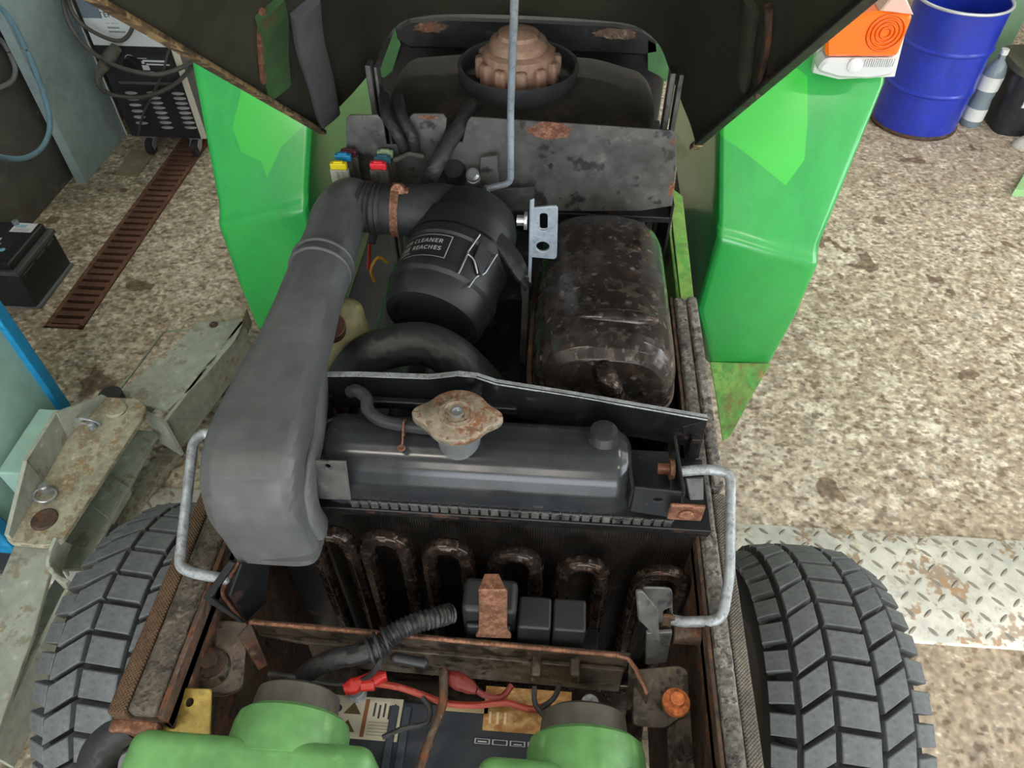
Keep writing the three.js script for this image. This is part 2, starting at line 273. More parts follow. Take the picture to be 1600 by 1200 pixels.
{
  const T = 0.15;
  struct(mesh('wall_left', [bx(-1.98 - T, -1.98, 0, 1.3, -5.2, 5.2)], M.wallDark), 'dark grey painted lower workshop wall behind the lift post');
  struct(mesh('wall_left', [bx(-1.98 - T, -1.98, 1.3, 3.8, -5.2, 5.2)], M.wallLight), 'pale upper part of the left workshop wall');
  struct(mesh('wall_right', [bx(4, 4 + T, 0, 1.2, -5.2, 5.2), bx(4, 4 + T, 2.9, 3.8, -5.2, 5.2), bx(4, 4 + T, 1.2, 2.9, -5.2, -2.4), bx(4, 4 + T, 1.2, 2.9, 1.4, 5.2)], M.wallLight), 'pale workshop wall with a window beyond the blue barrel');
  const wn = struct(mesh('window_1', [bx(4.02, 4.10, 1.2, 1.26, -2.4, 1.4), bx(4.02, 4.10, 2.84, 2.9, -2.4, 1.4), ...[-2.37, -1.12, 0.12, 1.37].map((z) => bx(4.02, 4.10, 1.26, 2.84, z - 0.03, z + 0.03))], M.white), 'wide workshop window in the right wall');
  for (const z of [-1.745, -0.5, 0.745]) mesh('pane', [bx(4.055, 4.06, 1.26, 2.84, z - 0.59, z + 0.59, 0.001)], new THREE.MeshPhysicalMaterial({ color: 0xffffff, roughness: 0.02, transmission: 1, thickness: 0 }), wn);
  struct(mesh('wall_back', [bx(-1.98 - T, 4 + T, 0, 3.8, -5.2 - T, -5.2)], M.wallLight), 'pale workshop wall behind the welding machine');
  struct(mesh('wall_front', [bx(-1.98 - T, -1.6, 0, 3.8, 5.2, 5.2 + T), bx(3.4, 4 + T, 0, 3.8, 5.2, 5.2 + T), bx(-1.6, 3.4, 3.6, 3.8, 5.2, 5.2 + T)], M.wallLight), 'pale workshop wall around the open door');
  struct(mesh('ceiling', [bx(-1.98 - T, 4 + T, 3.8, 3.8 + T, -5.2 - T, 5.2 + T)], M.wallLight), 'pale workshop ceiling');
  struct(mesh('ground', [bx(-8, 14, -0.12, -0.005, 5.2 + T, 16)], flat(0x8d8a82, 0.9)), 'pale concrete yard outside the open door');
}
const lampGlow = new THREE.MeshStandardMaterial({ color: 0xffffff, emissive: 0xfff6ea, emissiveIntensity: 6 });
LAMPS.forEach(([x, z]) => {
  const t = thing('ceiling_lamp', 'white fluorescent batten lamp under the workshop ceiling', 'lamp', 'ceiling batten lamps');
  t.position.set(x, 3.8, z);
  mesh('housing', [bx(-0.65, 0.65, -0.06, 0, -0.10, 0.10, 0.006)], M.white, t);
  mesh('diffuser', [bx(-0.62, 0.62, -0.085, -0.06, -0.085, 0.085, 0.006)], lampGlow, t);
  const l = new THREE.RectAreaLight(0xfff6ea, LAMP_POWER, 1.22, 0.16); l.position.set(0, -0.095, 0); l.rotation.x = -Math.PI / 2; t.add(l);
});
// ================================================================ the tractor
const tractor = thing('tractor', 'green compact tractor with raised bonnet, bare black engine bay and turf tyres', 'tractor');
const T = (name, g, m, label, parent = tractor) => mesh(name, g, m, parent, label);
const UP = V(0, 1, 0), XA = V(1, 0, 0), ZA = V(0, 0, 1);

// ---- front tyres with separate tread blocks
function tyre(x, z, R, label, lean) {
  const w = 0.110, b = R - 0.013;
  const prof = [[R - 0.13, -w * 0.86], [R - 0.10, -w * 0.97], [R - 0.06, -w * 1.0], [b - 0.022, -w * 0.90], [b - 0.008, -w * 0.70], [b - 0.002, -w * 0.35], [b, 0], [b - 0.002, w * 0.35], [b - 0.008, w * 0.70], [b - 0.022, w * 0.90], [R - 0.06, w], [R - 0.10, w * 0.97], [R - 0.13, w * 0.86]];
  const o = T('front_tyre', lathe(prof, 72, 0.9).rotateZ(-Math.PI / 2), M.tyreBase, label);
  o.position.set(x, R, z);
  const N = 38, pitch = 2 * Math.PI * R / N;
  const cols = [[-0.101, R - 0.0235, 0.48, 0.036, 0, 0.64, 0.5], [-0.057, R - 0.0035, 0.13, 0.043, lean, 0.80, 0.25], [0, R, 0, 0.055, -0.04, 0.82, 0], [0.056, R - 0.0035, -0.13, 0.043, lean, 0.80, 0.25], [0.101, R - 0.0235, -0.48, 0.036, 0, 0.64, 0.5]];
  for (const [cx, r, tilt, bw, shear, fill, phase] of cols) {
    const l = pitch * fill, h = 0.016, sh = new THREE.Shape([[-bw / 2, -l / 2 - shear * bw], [bw / 2, -l / 2 + shear * bw], [bw / 2, l / 2 + shear * bw], [-bw / 2, l / 2 - shear * bw]].map((p) => new THREE.Vector2(...p)));
    let g = new THREE.ExtrudeGeometry(sh, { depth: h, bevelEnabled: true, bevelSize: 0.0015, bevelThickness: 0.0015, bevelOffset: -0.0015, bevelSegments: 1 });
    g.translate(0, 0, -h).rotateX(-Math.PI / 2).rotateZ(tilt);
    g = boxUV(g);
    for (let k = 0; k < N; k++) {
      const a = (k + phase) / N * Math.PI * 2, m = mesh('tread_block', g, M.tyre, o);
      m.position.set(cx, Math.cos(a) * r, Math.sin(a) * r); m.rotation.x = a;
    }
  }
  mesh('wheel_rim', [lathe([[0, 0.05], [0.07, 0.05], [0.08, 0.0], [R - 0.13, 0.085], [R - 0.125, 0.09], [R - 0.125, -0.09], [R - 0.13, -0.085], [0.06, -0.03], [0, -0.03]], 40).rotateZ(-Math.PI / 2)], M.greyPlastic, o);
  return o;
}
tyre(0.465, -0.487, 0.29, 'black turf tyre beside the checker plate strip', 0.34);
tyre(-0.640, -0.497, 0.29, 'black turf tyre beside the grey lift arm', 0.34);
for (const x of [-0.69, 0.495]) { const R = 0.42, o = T('rear_tyre', lathe([[0.22, -0.09], [0.3, -0.098], [0.38, -0.095], [0.41, -0.08], [0.42, 0], [0.41, 0.08], [0.38, 0.095], [0.3, 0.098], [0.22, 0.09]], 60, 0.9).rotateZ(-Math.PI / 2), M.tyreBase); o.position.set(x, R, -1.93); mesh('wheel_rim', [lathe([[0, 0.02], [0.2, 0.02], [0.225, 0.085], [0.225, -0.085], [0.2, -0.02], [0, -0.02]], 40).rotateZ(-Math.PI / 2)], M.greyPlastic, o); }
T('front_axle', [bx(-0.55, 0.37, 0.22, 0.34, -0.54, -0.44, 0.01)], M.oily);

// ---- engine, frame and side rails
T('engine_block', [bx(-0.22, 0.06, 0.40, 0.88, -0.84, -0.53, 0.02), bx(-0.308, 0.150, 0.40, 0.78, -1.22, -0.465, 0.02), bx(-0.17, -0.02, 0.86, 0.93, -0.84, -0.60, 0.02)], M.black);
T('frame', [bx(-0.28, -0.24, 0.25, 0.62, -1.5, -0.08, 0.004), bx(0.07, 0.11, 0.25, 0.62, -1.5, -0.08, 0.004), bx(-0.305, 0.152, 0.56, 0.60, -0.465, -0.06, 0.004)], M.oily);
const rr = T('side_rail', [bx(0.156, 0.160, 0.62, 1.000, -0.765, -0.10, 0.001), bx(0.156, 0.190, 0.972, 0.985, -0.765, -0.10, 0.001)], M.rusty, 'rusty steel side rail under grey foam');
T('foam_strip', [bx(0.1615, 0.178, 0.985, 1.002, -0.765, -0.10, 0.005)], M.foam, 'crumbling grey foam strip', rr);
T('foam_strip', [bx(0.1785, 0.192, 0.985, 1.004, -0.765, -0.46, 0.004)], M.foam, 'crumbling grey foam strip', rr);
T('gauze_strip', [bx(0.179, 0.193, 0.975, 0.997, -0.455, -0.10, 0.003)], M.gauze, 'grey wire gauze edging', rr);
const rl = T('side_rail', [bx(-0.316, -0.311, 0.62, 1.000, -0.765, -0.19, 0.001), bx(-0.358, -0.311, 0.972, 0.985, -0.765, -0.19, 0.001)], M.rusty, 'rusty steel side rail under oily foam');
T('foam_strip', [bx(-0.344, -0.317, 0.985, 1.000, -0.765, -0.192, 0.005)], M.foamOil, 'oily brown foam strip', rl);
T('gauze_strip', [bx(-0.361, -0.3445, 0.980, 0.999, -0.765, -0.190, 0.003)], M.gauzeRust, 'rusty wire gauze edging', rl);
T('end_cap', [bx(-0.362, -0.32, 0.968, 0.984, -0.192, -0.180, 0.003)], M.rustClip, undefined, rl);
T('corner_guard', [sweep([{ p: PY(212, 1140, 0.97), w: 0.008, h: 0.012, n: 3 }, { p: PY(178, 1150, 0.965), w: 0.012, h: 0.014, n: 3 }, { p: PY(156, 1180, 0.95), w: 0.015, h: 0.015, n: 3 }, { p: PY(146, 1240, 0.93), w: 0.016, h: 0.015, n: 3 }], { steps: 20, rad: 16 })], M.rubber, 'black rubber guard at the lamp corner');
T('green_side_strip', [plate([V(0.172, 0.995, -0.768), V(0.190, 0.997, -0.768), V(0.186, 1.025, -0.97), V(0.166, 1.03, -0.99)], 0.004, { up: UP }), bx(0.168, 0.172, 0.80, 0.99, -0.98, -0.766, 0.001)], M.greenWorn, 'worn pale green strip beside the silencer');

// ---- radiator
const rad = T('radiator', [bx(-0.232, 0.160, 0.60, 1.026, -0.450, -0.398, 0.003)], M.fins, 'black tube radiator with dusty fins');
T('top_flange', [bx(-0.236, 0.164, 1.026, 1.034, -0.470, -0.384, 0.0015), bx(-0.236, 0.164, 1.018, 1.026, -0.390, -0.387, 0.001)], M.black, undefined, rad);
{
  const s = new THREE.Shape(); const pts = [[-0.390, 1.034], [-0.389, 1.052], [-0.394, 1.075], [-0.408, 1.092], [-0.430, 1.099], [-0.452, 1.094], [-0.468, 1.078], [-0.473, 1.055], [-0.473, 1.034]];
  s.setFromPoints(new THREE.CatmullRomCurve3(pts.map(([z, y]) => V(-z, y, 0))).getPoints(40).map((p) => new THREE.Vector2(p.x, p.y)));
  const g = new THREE.ExtrudeGeometry(s, { depth: 0.262, bevelEnabled: true, bevelSize: 0.018, bevelThickness: 0.022, bevelOffset: -0.018, bevelSegments: 6, steps: 1 });
  T('top_tank', [toCreasedNormals(g.rotateY(Math.PI / 2).translate(-0.200, 0, 0), 0.7)], M.tank, 'smooth black radiator top tank', rad);
  T('tank_foot', [bx(-0.190, 0.128, 1.034, 1.042, -0.472, -0.388, 0.002)], M.tank, undefined, rad);
}
for (let k = 0; k < 32; k++) T('crimp_tab', [bx(-0.186 + k * 0.0098, -0.1785 + k * 0.0098, 1.034, 1.044, -0.3885, -0.386, 0.0006)], M.blackDusty, undefined, rad);
{ // bracket to the left of the tank
  const g = [plate([PZ(482, 720, -0.386), PZ(540, 722, -0.386), PZ(548, 782, -0.378), PZ(494, 780, -0.378)], 0.003, { up: ZA, holes: [ring3(PZ(512, 729, -0.385), 0.0028, XA, UP, 10)] })];
  T('mounting_bracket', g, M.blackDusty, 'scratched black bracket plate with a hole', rad);
}
{ // bracket to the right of the tank
  const a = PZ(992, 762, -0.39), b = PZ(1066, 770, -0.39), c = PZ(1066, 812, -0.385), d = PZ(985, 800, -0.385);
  const h = PZ(1028, 782, -0.388);
  T('mounting_bracket', [plate([a, b, c, d], 0.003, { up: ZA, holes: [ring3(h, 0.0045, XA, UP, 14, 0.0025)] }),
    plate([PZ(1066, 768, -0.39), PZ(1052, 680, -0.455), PZ(1059, 678, -0.455).add(V(0, -0.05, 0)), PZ(1072, 770, -0.39).add(V(0, -0.04, 0))], 0.003),
    plate([PZ(985, 716, -0.425), PZ(992, 764, -0.39), PZ(992, 764, -0.39).add(V(0, -0.03, 0)), PZ(985, 716, -0.425).add(V(0, -0.03, 0))], 0.003)], M.tank, 'black U bracket with an oval hole', rad);
  const q = PZ(1072, 803, -0.376);
  T('clip', [bx(q.x - 0.016, q.x + 0.016, q.y - 0.012, q.y + 0.012, q.z - 0.004, q.z, 0.002), turnTo(cyl(0.007, 0.003), ZA, q)], M.rustClip, 'rusty clip with a rivet', rad);
  const t = PZ(1040, 733, -0.425);
  T('bolt', [turnTo(hexBolt(0.006, 0.016), V(-1, 0, 0), t.clone().add(V(0.008, 0, 0)))], M.rustClip, undefined, rad);
}
{ // filler neck, cap, overflow hose
  const c = PY(715, 655, 1.128);
  T('filler_neck', [turnTo(lathe([[0.02, -0.04], [0.0205, -0.012], [0.026, -0.01], [0.026, -0.002], [0, -0.002]], 32), UP, c)], M.steel, 'shiny metal filler neck', rad);
  const sh = new THREE.Shape(); const n = 72;
  for (let i = 0; i < n; i++) { const a = i / n * Math.PI * 2, e = Math.pow(Math.abs(Math.cos(a)), 22) * 0.0115, r = 0.0285 + e; const X = Math.cos(a) * r, Y = Math.sin(a) * r; i ? sh.lineTo(X, Y) : sh.moveTo(X, Y); }
  const body = new THREE.ExtrudeGeometry(sh, { depth: 0.0055, bevelEnabled: true, bevelSize: 0.002, bevelThickness: 0.002, bevelSegments: 3 }).rotateX(-Math.PI / 2).rotateY(0.0).translate(c.x, c.y, c.z);
  const cap = T('radiator_cap', [toCreasedNormals(body, 0.8), turnTo(lathe([[0.027, -0.004], [0.028, 0.001], [0, 0.001]], 32), UP, c), turnTo(lathe([[0.0165, 0.007], [0.0165, 0.0098], [0.013, 0.0105], [0.0115, 0.008], [0, 0.008]], 32), UP, c)], M.rustCap, 'rusty pressure cap with two ears', rad);
  T('rivet', [turnTo(lathe([[0.006, 0.008], [0.006, 0.012], [0.004, 0.0125], [0.0032, 0.010], [0, 0.010]], 20), UP, c)], M.steel, undefined, rad);
  T('overflow_hose', [hose([PY(548, 612, 1.10), PY(556, 610, 1.108), PY(572, 622, 1.11), PY(575, 640, 1.108), PY(592, 655, 1.106), PY(620, 663, 1.105), PY(690, 672, 1.108)], 0.0062, { steps: 50 })], M.rubber, 'thin black overflow hose', rad);
  const k = PY(632, 668, 1.108);
  T('hose_clip', [new THREE.TorusGeometry(0.0072, 0.0012, 6, 20).rotateY(Math.PI / 2).translate(k.x, k.y, k.z), rod([k.clone().add(V(0, 0.004, 0.006)), PY(629, 690, 1.105), PY(627, 701, 1.103)], 0.0011, 0.004, 6), new THREE.TorusGeometry(0.003, 0.0011, 6, 14).rotateX(Math.PI / 2).translate(PY(627, 700, 1.104).x, 1.104, PY(627, 700, 1.104).z)], M.rustClip, 'rusty wire hose clip', rad);
  const o = PY(943, 680, 1.10);
  T('outlet_neck', [turnTo(lathe([[0.017, -0.03], [0.0165, 0.0], [0.013, 0.007], [0.006, 0.010], [0, 0.0105]], 28), UP, o)], M.tank, undefined, rad);
}
{ // crossbar above the radiator
  const top = [[498, 588, 0], [560, 588, 0.1], [670, 592, 0.28], [690, 590, 0.32], [715, 587, 0.36], [745, 590, 0.41], [775, 600, 0.46], [900, 620, 0.66], [1106, 656, 1]], bot = [[1092, 700, 1], [900, 668, 0.66], [770, 648, 0.46], [640, 640, 0.24], [497, 636, 0]];
  const zz = (t) => -0.492 + 0.018 * t, f = (l) => l.map(([u, v, t]) => PZ(u, v, zz(t)));
  const a = f(top), b = f(bot);
  const g = [plate([...a, ...b], 0.003, { up: ZA, holes: [ring3(PZ(518, 619, -0.491), 0.0026, XA, UP, 10)] })];
  for (let i = 0; i < a.length - 1; i++) { const o = V(0, 0, -0.007); g.push(plate([a[i], a[i + 1], a[i + 1].clone().add(o), a[i].clone().add(o)], 0.002, { up: UP, bevel: 0.0004 })); }
  const flange = g.splice(1);
  const e = PZ(1106, 656, -0.474);
  g.push(plate([e, PZ(1092, 716, -0.474), PZ(1070, 722, -0.474), PZ(1066, 668, -0.474)], 0.003, { up: ZA }));
  const bar = T('crossbar', g, M.black, 'scratched black angle bar across the engine bay');
  T('worn_flange', flange, M.zincRod, 'flange worn to bare metal', bar);
  T('lower_rail', [bx(-0.19, -0.03, 1.078, 1.088, -0.486, -0.478, 0.002)], M.black, undefined, bar);
  T('stay', [bx(-0.236, -0.226, 0.80, 1.09, -0.50, -0.488, 0.001)], M.black, undefined, bar);
  T('stay', [bx(0.146, 0.156, 0.80, 1.07, -0.478, -0.466, 0.001)], M.black, undefined, bar);
}
T('radiator_baffle', [bx(-0.310, -0.233, 0.56, 0.985, -0.430, -0.426, 0.001)], M.black);
{ // oil cooler hairpins
  const oc = T('oil_cooler', [bx(-0.22, 0.16, 0.66, 0.69, -0.39, -0.36, 0.004)], M.cooler, 'oily tube cooler in front of the radiator');
  for (const [u, v, w] of [[516, 836, 28], [600, 842, 31], [698, 856, 31], [806, 868, 33], [912, 882, 32], [1037, 896, 34]]) {
    const c = PZ(u, v, -0.366), h = w * 0.00064, p = (x, y, z = 0) => c.clone().add(V(x, y, z));
    T('hairpin_tube', [hose([p(-h, -0.34), p(-h, -0.2), p(-h, -0.06), p(-h * 0.98, -0.03), p(-h * 0.86, -0.011), p(-h * 0.5, 0), p(0, 0.003), p(h * 0.5, 0), p(h * 0.86, -0.011), p(h * 0.98, -0.03), p(h, -0.06), p(h, -0.2), p(h, -0.34)], 0.0085, { steps: 70, rad: 14, up: ZA })], M.cooler, undefined, oc);
  }
}

// ---- intake duct, hose, air cleaner
{
  const S = (u, v, y, w, h, n) => ({ p: PY(u, v, y), w, h, n });
  const d = T('intake_duct', [sweep([S(572, 322, 1.115, 0.029, 0.029, 2), S(548, 318, 1.115, 0.032, 0.032, 2), S(530, 338, 1.117, 0.033, 0.032, 2), S(519, 375, 1.118, 0.033, 0.032, 2), S(505, 412, 1.12, 0.0345, 0.032, 2), S(484, 470, 1.12, 0.0345, 0.031, 2.1), S(462, 535, 1.122, 0.036, 0.03, 2.4), S(434, 605, 1.126, 0.039, 0.027, 3.4), S(413, 665, 1.130, 0.0415, 0.0255, 4.4), { p: V(-0.254, 1.131, -0.380), w: 0.0415, h: 0.0255, n: 4.6 }, { p: V(-0.252, 1.124, -0.358), w: 0.0412, h: 0.0255, n: 4.8 }, { p: V(-0.251, 1.102, -0.346), w: 0.0405, h: 0.0245, n: 4.8 }, { p: V(-0.249, 1.068, -0.345), w: 0.040, h: 0.024, n: 4.2 }, { p: V(-0.246, 1.036, -0.345), w: 0.040, h: 0.0235, n: 4.5 }], { steps: 120, rad: 40, up: V(0, 1, 0.6) })], M.plastic, 'matt black moulded air intake duct');
  const a = PY(505, 412, 1.12), ax = PY(484, 470, 1.12).sub(PY(519, 375, 1.118)).normalize();
  T('bead', [turnTo(new THREE.TorusGeometry(0.0338, 0.0028, 8, 40).rotateX(Math.PI / 2), ax, a), turnTo(new THREE.TorusGeometry(0.0338, 0.0026, 8, 40).rotateX(Math.PI / 2), ax, a.clone().addScaledVector(ax, 0.016))], M.plastic, undefined, d);
  T('mouth_lip', [sweep([{ p: V(-0.246, 1.040, -0.345), w: 0.0415, h: 0.0255, n: 4.5 }, { p: V(-0.246, 1.032, -0.345), w: 0.0415, h: 0.0255, n: 4.5 }], { steps: 4, rad: 40, linear: true, up: ZA })], M.plastic, undefined, d);
  // side rib of the duct's lower half
  T('side_rib', [sweep([V(-0.234, 1.112, -0.51), V(-0.222, 1.108, -0.46), V(-0.216, 1.104, -0.42), V(-0.213, 1.100, -0.375), V(-0.210, 1.075, -0.356), V(-0.206, 1.045, -0.354)].map((q) => ({ p: q, w: 0.006, h: 0.014, n: 3 })), { steps: 40, rad: 14, up: V(0, 1, 0.6) })], M.plastic, undefined, d);
}
const B = PY(738, 352, 1.085), Fr = PY(676, 500, 1.05), AX = Fr.clone().sub(B).normalize(), AL = Fr.distanceTo(B);
{
  const L = AL, prof = [[0, -0.03], [0.035, -0.028], [0.052, -0.018], [0.06, 0], [0.063, 0.02], [0.0635, L * 0.36], [0.0665, L * 0.37], [0.067, L * 0.45], [0.0645, L * 0.47], [0.0645, L * 0.72], [0.0675, L * 0.73], [0.0675, L * 0.80], [0.064, L * 0.83], [0.061, L * 0.98], [0.0575, L * 1.02], [0.050, L * 1.025], [0.048, L * 1.0], [0.010, L * 1.0], [0, L * 1.006]];
  const ac = T('air_cleaner', [turnTo(lathe(prof, 56, 0.5), AX, B)], M.plasticDark, 'black air cleaner canister with end cap');
  const U = V(0, 1, 0).addScaledVector(AX, -AX.y).normalize(), W = AX.clone().cross(U).negate();
  const on = (ang, t, r) => B.clone().addScaledVector(AX, L * t).addScaledVector(U, Math.cos(ang) * r).addScaledVector(W, Math.sin(ang) * r);
  // printed label on the curve
  const lm = printed(512, 256, (x, w, h) => { x.fillStyle = '#161718'; x.fillRect(0, 0, w, h); x.strokeStyle = '#9a9c9c'; x.lineWidth = 8; x.strokeRect(6, 6, w - 12, h - 12); x.fillStyle = '#a8aaaa'; x.font = 'bold 62px sans-serif'; x.fillText('AIR CLEANER', 60, 96); x.fillText('REACHES', 190, 178); x.fillStyle = '#7f8282'; x.fillRect(60, 120, 100, 60); x.fillRect(50, 196, 130, 22); });
  const pos = [], uv = [], idx = [], n = 16, a0 = -1.05, a1 = 0.15;
  for (let i = 0; i <= n; i++) for (const t of [0, 1]) { const p = on(a0 + (a1 - a0) * i / n, 0.49 + 0.22 * t, 0.0652); pos.push(p.x, p.y, p.z); uv.push(i / n, 1 - t); }
  for (let i = 0; i < n; i++) { const k = i * 2; idx.push(k, k + 1, k + 2, k + 1, k + 3, k + 2); }
  const g = new THREE.BufferGeometry(); g.setAttribute('position', new THREE.Float32BufferAttribute(pos, 3)); g.setAttribute('uv', new THREE.Float32BufferAttribute(uv, 2)); g.setIndex(idx); g.computeVertexNormals();
  T('printed_label', keep(g), lm, 'black service label with pale lettering', ac);
  // spring clip
  const q = (a, t, r = 0.0672) => on(a, t, r);
  T('wire_clip', [rod([q(0.55, 0.40, 0.070), q(0.48, 0.58), q(0.50, 0.60), q(0.62, 0.62, 0.069), q(0.78, 0.70)], 0.0013, 0.004, 6), rod([q(0.49, 0.60), q(0.47, 0.80, 0.069)], 0.0013, 0.004, 6), rod([q(0.98, 0.45, 0.070), q(0.92, 0.66), q(0.78, 0.74), q(0.72, 0.86, 0.069)], 0.0013, 0.004, 6)], M.steel, 'bright spring wire clip', ac);
  T('clip_pad', [plate([q(0.60, 0.46, 0.0675), q(0.9, 0.5, 0.0675), q(0.86, 0.72, 0.0675), q(0.60, 0.60, 0.0675)], 0.003)], M.plasticDark, undefined, ac);
  // strap band and its flared foot
  T('strap', [turnTo(lathe([[0.0645, -0.014], [0.0665, -0.014], [0.0665, 0.014], [0.0645, 0.014]], 56), AX, on(0, 0.25, 0)),
    sweep([[752, 350, 1.125, 0.008], [778, 375, 1.110, 0.011], [800, 402, 1.095, 0.012], [816, 430, 1.08, 0.010], [826, 448, 1.065, 0.008]].map(([u, v, y, w]) => ({ p: PY(u, v, y), w, h: 0.004, n: 4 })), { steps: 30, rad: 14 })], M.plasticDark, 'black mounting strap', ac);
  // rubber elbow between duct and canister
  const hz = [[568, 322, 1.115, 0.031], [592, 326, 1.115, 0.031], [620, 328, 1.115, 0.0315], [650, 330, 1.112, 0.033], [690, 334, 1.10, 0.038], [725, 345, 1.088, 0.042]].map(([u, v, y, r]) => ({ p: PY(u, v, y), w: r, h: r, n: 2 }));
  T('intake_hose', [sweep(hz, { steps: 60, rad: 32, f: (t) => t < 0.28 ? 1 + 0.045 * Math.sin(t / 0.28 * Math.PI * 10) : 1 })], M.rubber, 'black corrugated rubber intake hose');
  const c = PY(620, 328, 1.115), h2 = PY(622, 291, 1.15);
  T('hose_clamp', [turnTo(lathe([[0.0322, -0.005], [0.0336, -0.005], [0.0336, 0.005], [0.0322, 0.005]], 40), PY(650, 330, 1.112).sub(PY(592, 326, 1.115)), c), turnTo(cyl(0.0085, 0.014, 18), V(0, 0.5, 1), h2.clone().add(V(0, -0.008, -0.006))), bx(h2.x - 0.010, h2.x + 0.013, h2.y - 0.012, h2.y - 0.002, h2.z - 0.005, h2.z + 0.007, 0.002)], M.rustClip, 'rusty worm-drive hose clamp');
}
{ // zinc lift bracket and post
  const z = -0.70, P = (u, v) => PZ(u, v, z);
  const o = rounded([P(827, 326), P(872, 322), P(870, 406), P(826, 402)], 0.006);
  const slot = rounded([P(842, 332), P(857, 332), P(857, 361), P(842, 361)], 0.0055, 5);
  const hb = T('hanger_bracket', [plate(o, 0.004, { up: ZA, holes: [slot, ring3(P(848, 386), 0.0078, XA, UP, 20, 0.0072)] }), plate([P(827, 312), P(830, 312).add(V(0.0, 0, -0.006)), P(828, 440), P(822, 440)], 0.003)], M.zinc, 'bright zinc bracket with a slot and a hole');
  T('post', [plate([P(812, 425), P(828, 430), P(826, 470), P(822, 560), P(818, 590), P(812, 560), P(816, 470)], 0.004)], M.blackDusty, undefined, hb);
  T('bolt', [turnTo(hexBolt(0.006, 0.012), V(-1, 0, 0), P(824, 345))], M.steel, undefined, hb);
}
T('radiator_hose', [hose([PY(535, 610, 1.0), PY(548, 585, 1.03), PY(575, 556, 1.055), PY(620, 540, 1.065), PY(665, 538, 1.066), PY(705, 556, 1.055), PY(745, 592, 1.02), PY(770, 620, 0.97)], 0.0245, { steps: 60, rad: 24 })], M.plasticDark, 'thick black radiator hose in a bow');
{
  const b = T('coolant_bottle', [sweep([{ p: PY(535, 478, 1.06), w: 0.012, h: 0.012, n: 2.5 }, { p: PY(537, 490, 1.058), w: 0.025, h: 0.024, n: 2.8 }, { p: PY(535, 530, 1.03), w: 0.031, h: 0.03, n: 3 }, { p: PY(520, 570, 0.99), w: 0.034, h: 0.032, n: 3 }, { p: PY(500, 600, 0.93), w: 0.034, h: 0.032, n: 3 }], { steps: 40, rad: 28 })], M.bottle, 'yellowed plastic coolant bottle');
  T('bottle_cap', [turnTo(cyl(0.017, 0.014), V(0.2, 1, 0.3), PY(517, 517, 1.07))], flat(0x4b2d22, 0.6), 'brown screw cap', b);
}
{ // silencer
  const c0 = V(0.060, 1.03, -0.810), s = (z, w, h, n) => ({ p: V(c0.x + (z + 0.81) * 0.01, 1.032, z), w, h, n });
  const prof = [[-0.812, 0.02, 0.02], [-0.8115, 0.050, 0.045], [-0.806, 0.070, 0.064], [-0.795, 0.078, 0.072], [-0.78, 0.0805, 0.0745], [-0.70, 0.081, 0.075], [-0.60, 0.081, 0.075], [-0.575, 0.080, 0.074], [-0.560, 0.076, 0.069], [-0.550, 0.067, 0.060], [-0.545, 0.050, 0.044], [-0.5445, 0.02, 0.02]];
  const mu = T('silencer', [sweep(prof.map(([z, w, h]) => s(z, w, h, 2.6)), { steps: 88, rad: 48, linear: true })], M.muffler, 'dark rust-flecked steel silencer drum');
  const seam = []; for (let i = 0; i <= 40; i++) { const a = i / 40 * Math.PI * 2, X = Math.sign(Math.cos(a)) * Math.abs(Math.cos(a)) ** 0.5 * 0.0845, Z = Math.sign(Math.sin(a)) * Math.abs(Math.sin(a)) ** 0.32 * 0.137; seam.push(V(0.061 + X, 1.012, -0.679 + Z)); }
  T('seam', [new THREE.TubeGeometry(new THREE.CatmullRomCurve3(seam, true), 120, 0.0035, 8, true)], M.rusty, 'rusty rolled seam', mu);
  T('outlet_pipe', [hose([PY(938, 565, 1.07), PY(944, 582, 1.082), PY(951, 598, 1.084), PY(960, 622, 1.05)], 0.0125, { steps: 20, rad: 18 })], M.cooler, undefined, mu);
  T('embossed_rib', [new THREE.SphereGeometry(1, 32, 16).scale(0.046, 0.010, 0.012).translate(0.072, 1.102, -0.605), bx(0.112, 0.1145, 1.09, 1.0935, -0.745, -0.66, 0.001)], M.muffler, undefined, mu);
}
{ // firewall plate with cable notches
  const z = -0.872, P = (u, v) => PZ(u, v, z), t = [[541, 232], [541, 186], [546, 180], [590, 180], [599, 190], [604, 226], [636, 226], [640, 183], [646, 178], [692, 178], [698, 186], [697, 200], [690, 222], [722, 222], [730, 190], [736, 183], [1050, 204], [1057, 212], [1056, 268], [1050, 322], [1000, 330], [800, 330], [700, 320], [560, 300]];
  const fw = T('firewall', [plate(t.map(([u, v]) => P(u, v)), 0.003, { up: ZA })], M.blackDusty, 'scratched black steel firewall plate with notched top');
  const rust = (u, v, a, b, k) => { const c = P(u, v).add(V(0, 0, 0.0006)), pts = []; for (let i = 0; i < 26; i++) { const q = i / 26 * Math.PI * 2, r = 0.8 + 0.32 * lat(i, k, 3); pts.push(c.clone().add(V(Math.cos(q) * a * r, Math.sin(q) * b * r, 0))); } return plate(pts, 0.0006, { up: ZA, bevel: 0 }); };
  for (const q of [[860, 204, 0.028, 0.013, 1], [1049, 295, 0.004, 0.012, 2], [1051, 222, 0.003, 0.004, 4], [668, 183, 0.014, 0.003, 7]]) T('rust_patch', [rust(...q)], M.rustClip, 'flaking rust patch', fw);
  T('tank_shelf', [bx(-0.28, 0.16, 1.04, 1.05, -1.15, -0.875, 0.002), bx(0.156, 0.160, 0.95, 1.07, -1.1, -0.875, 0.001)], M.black, undefined, fw);
}
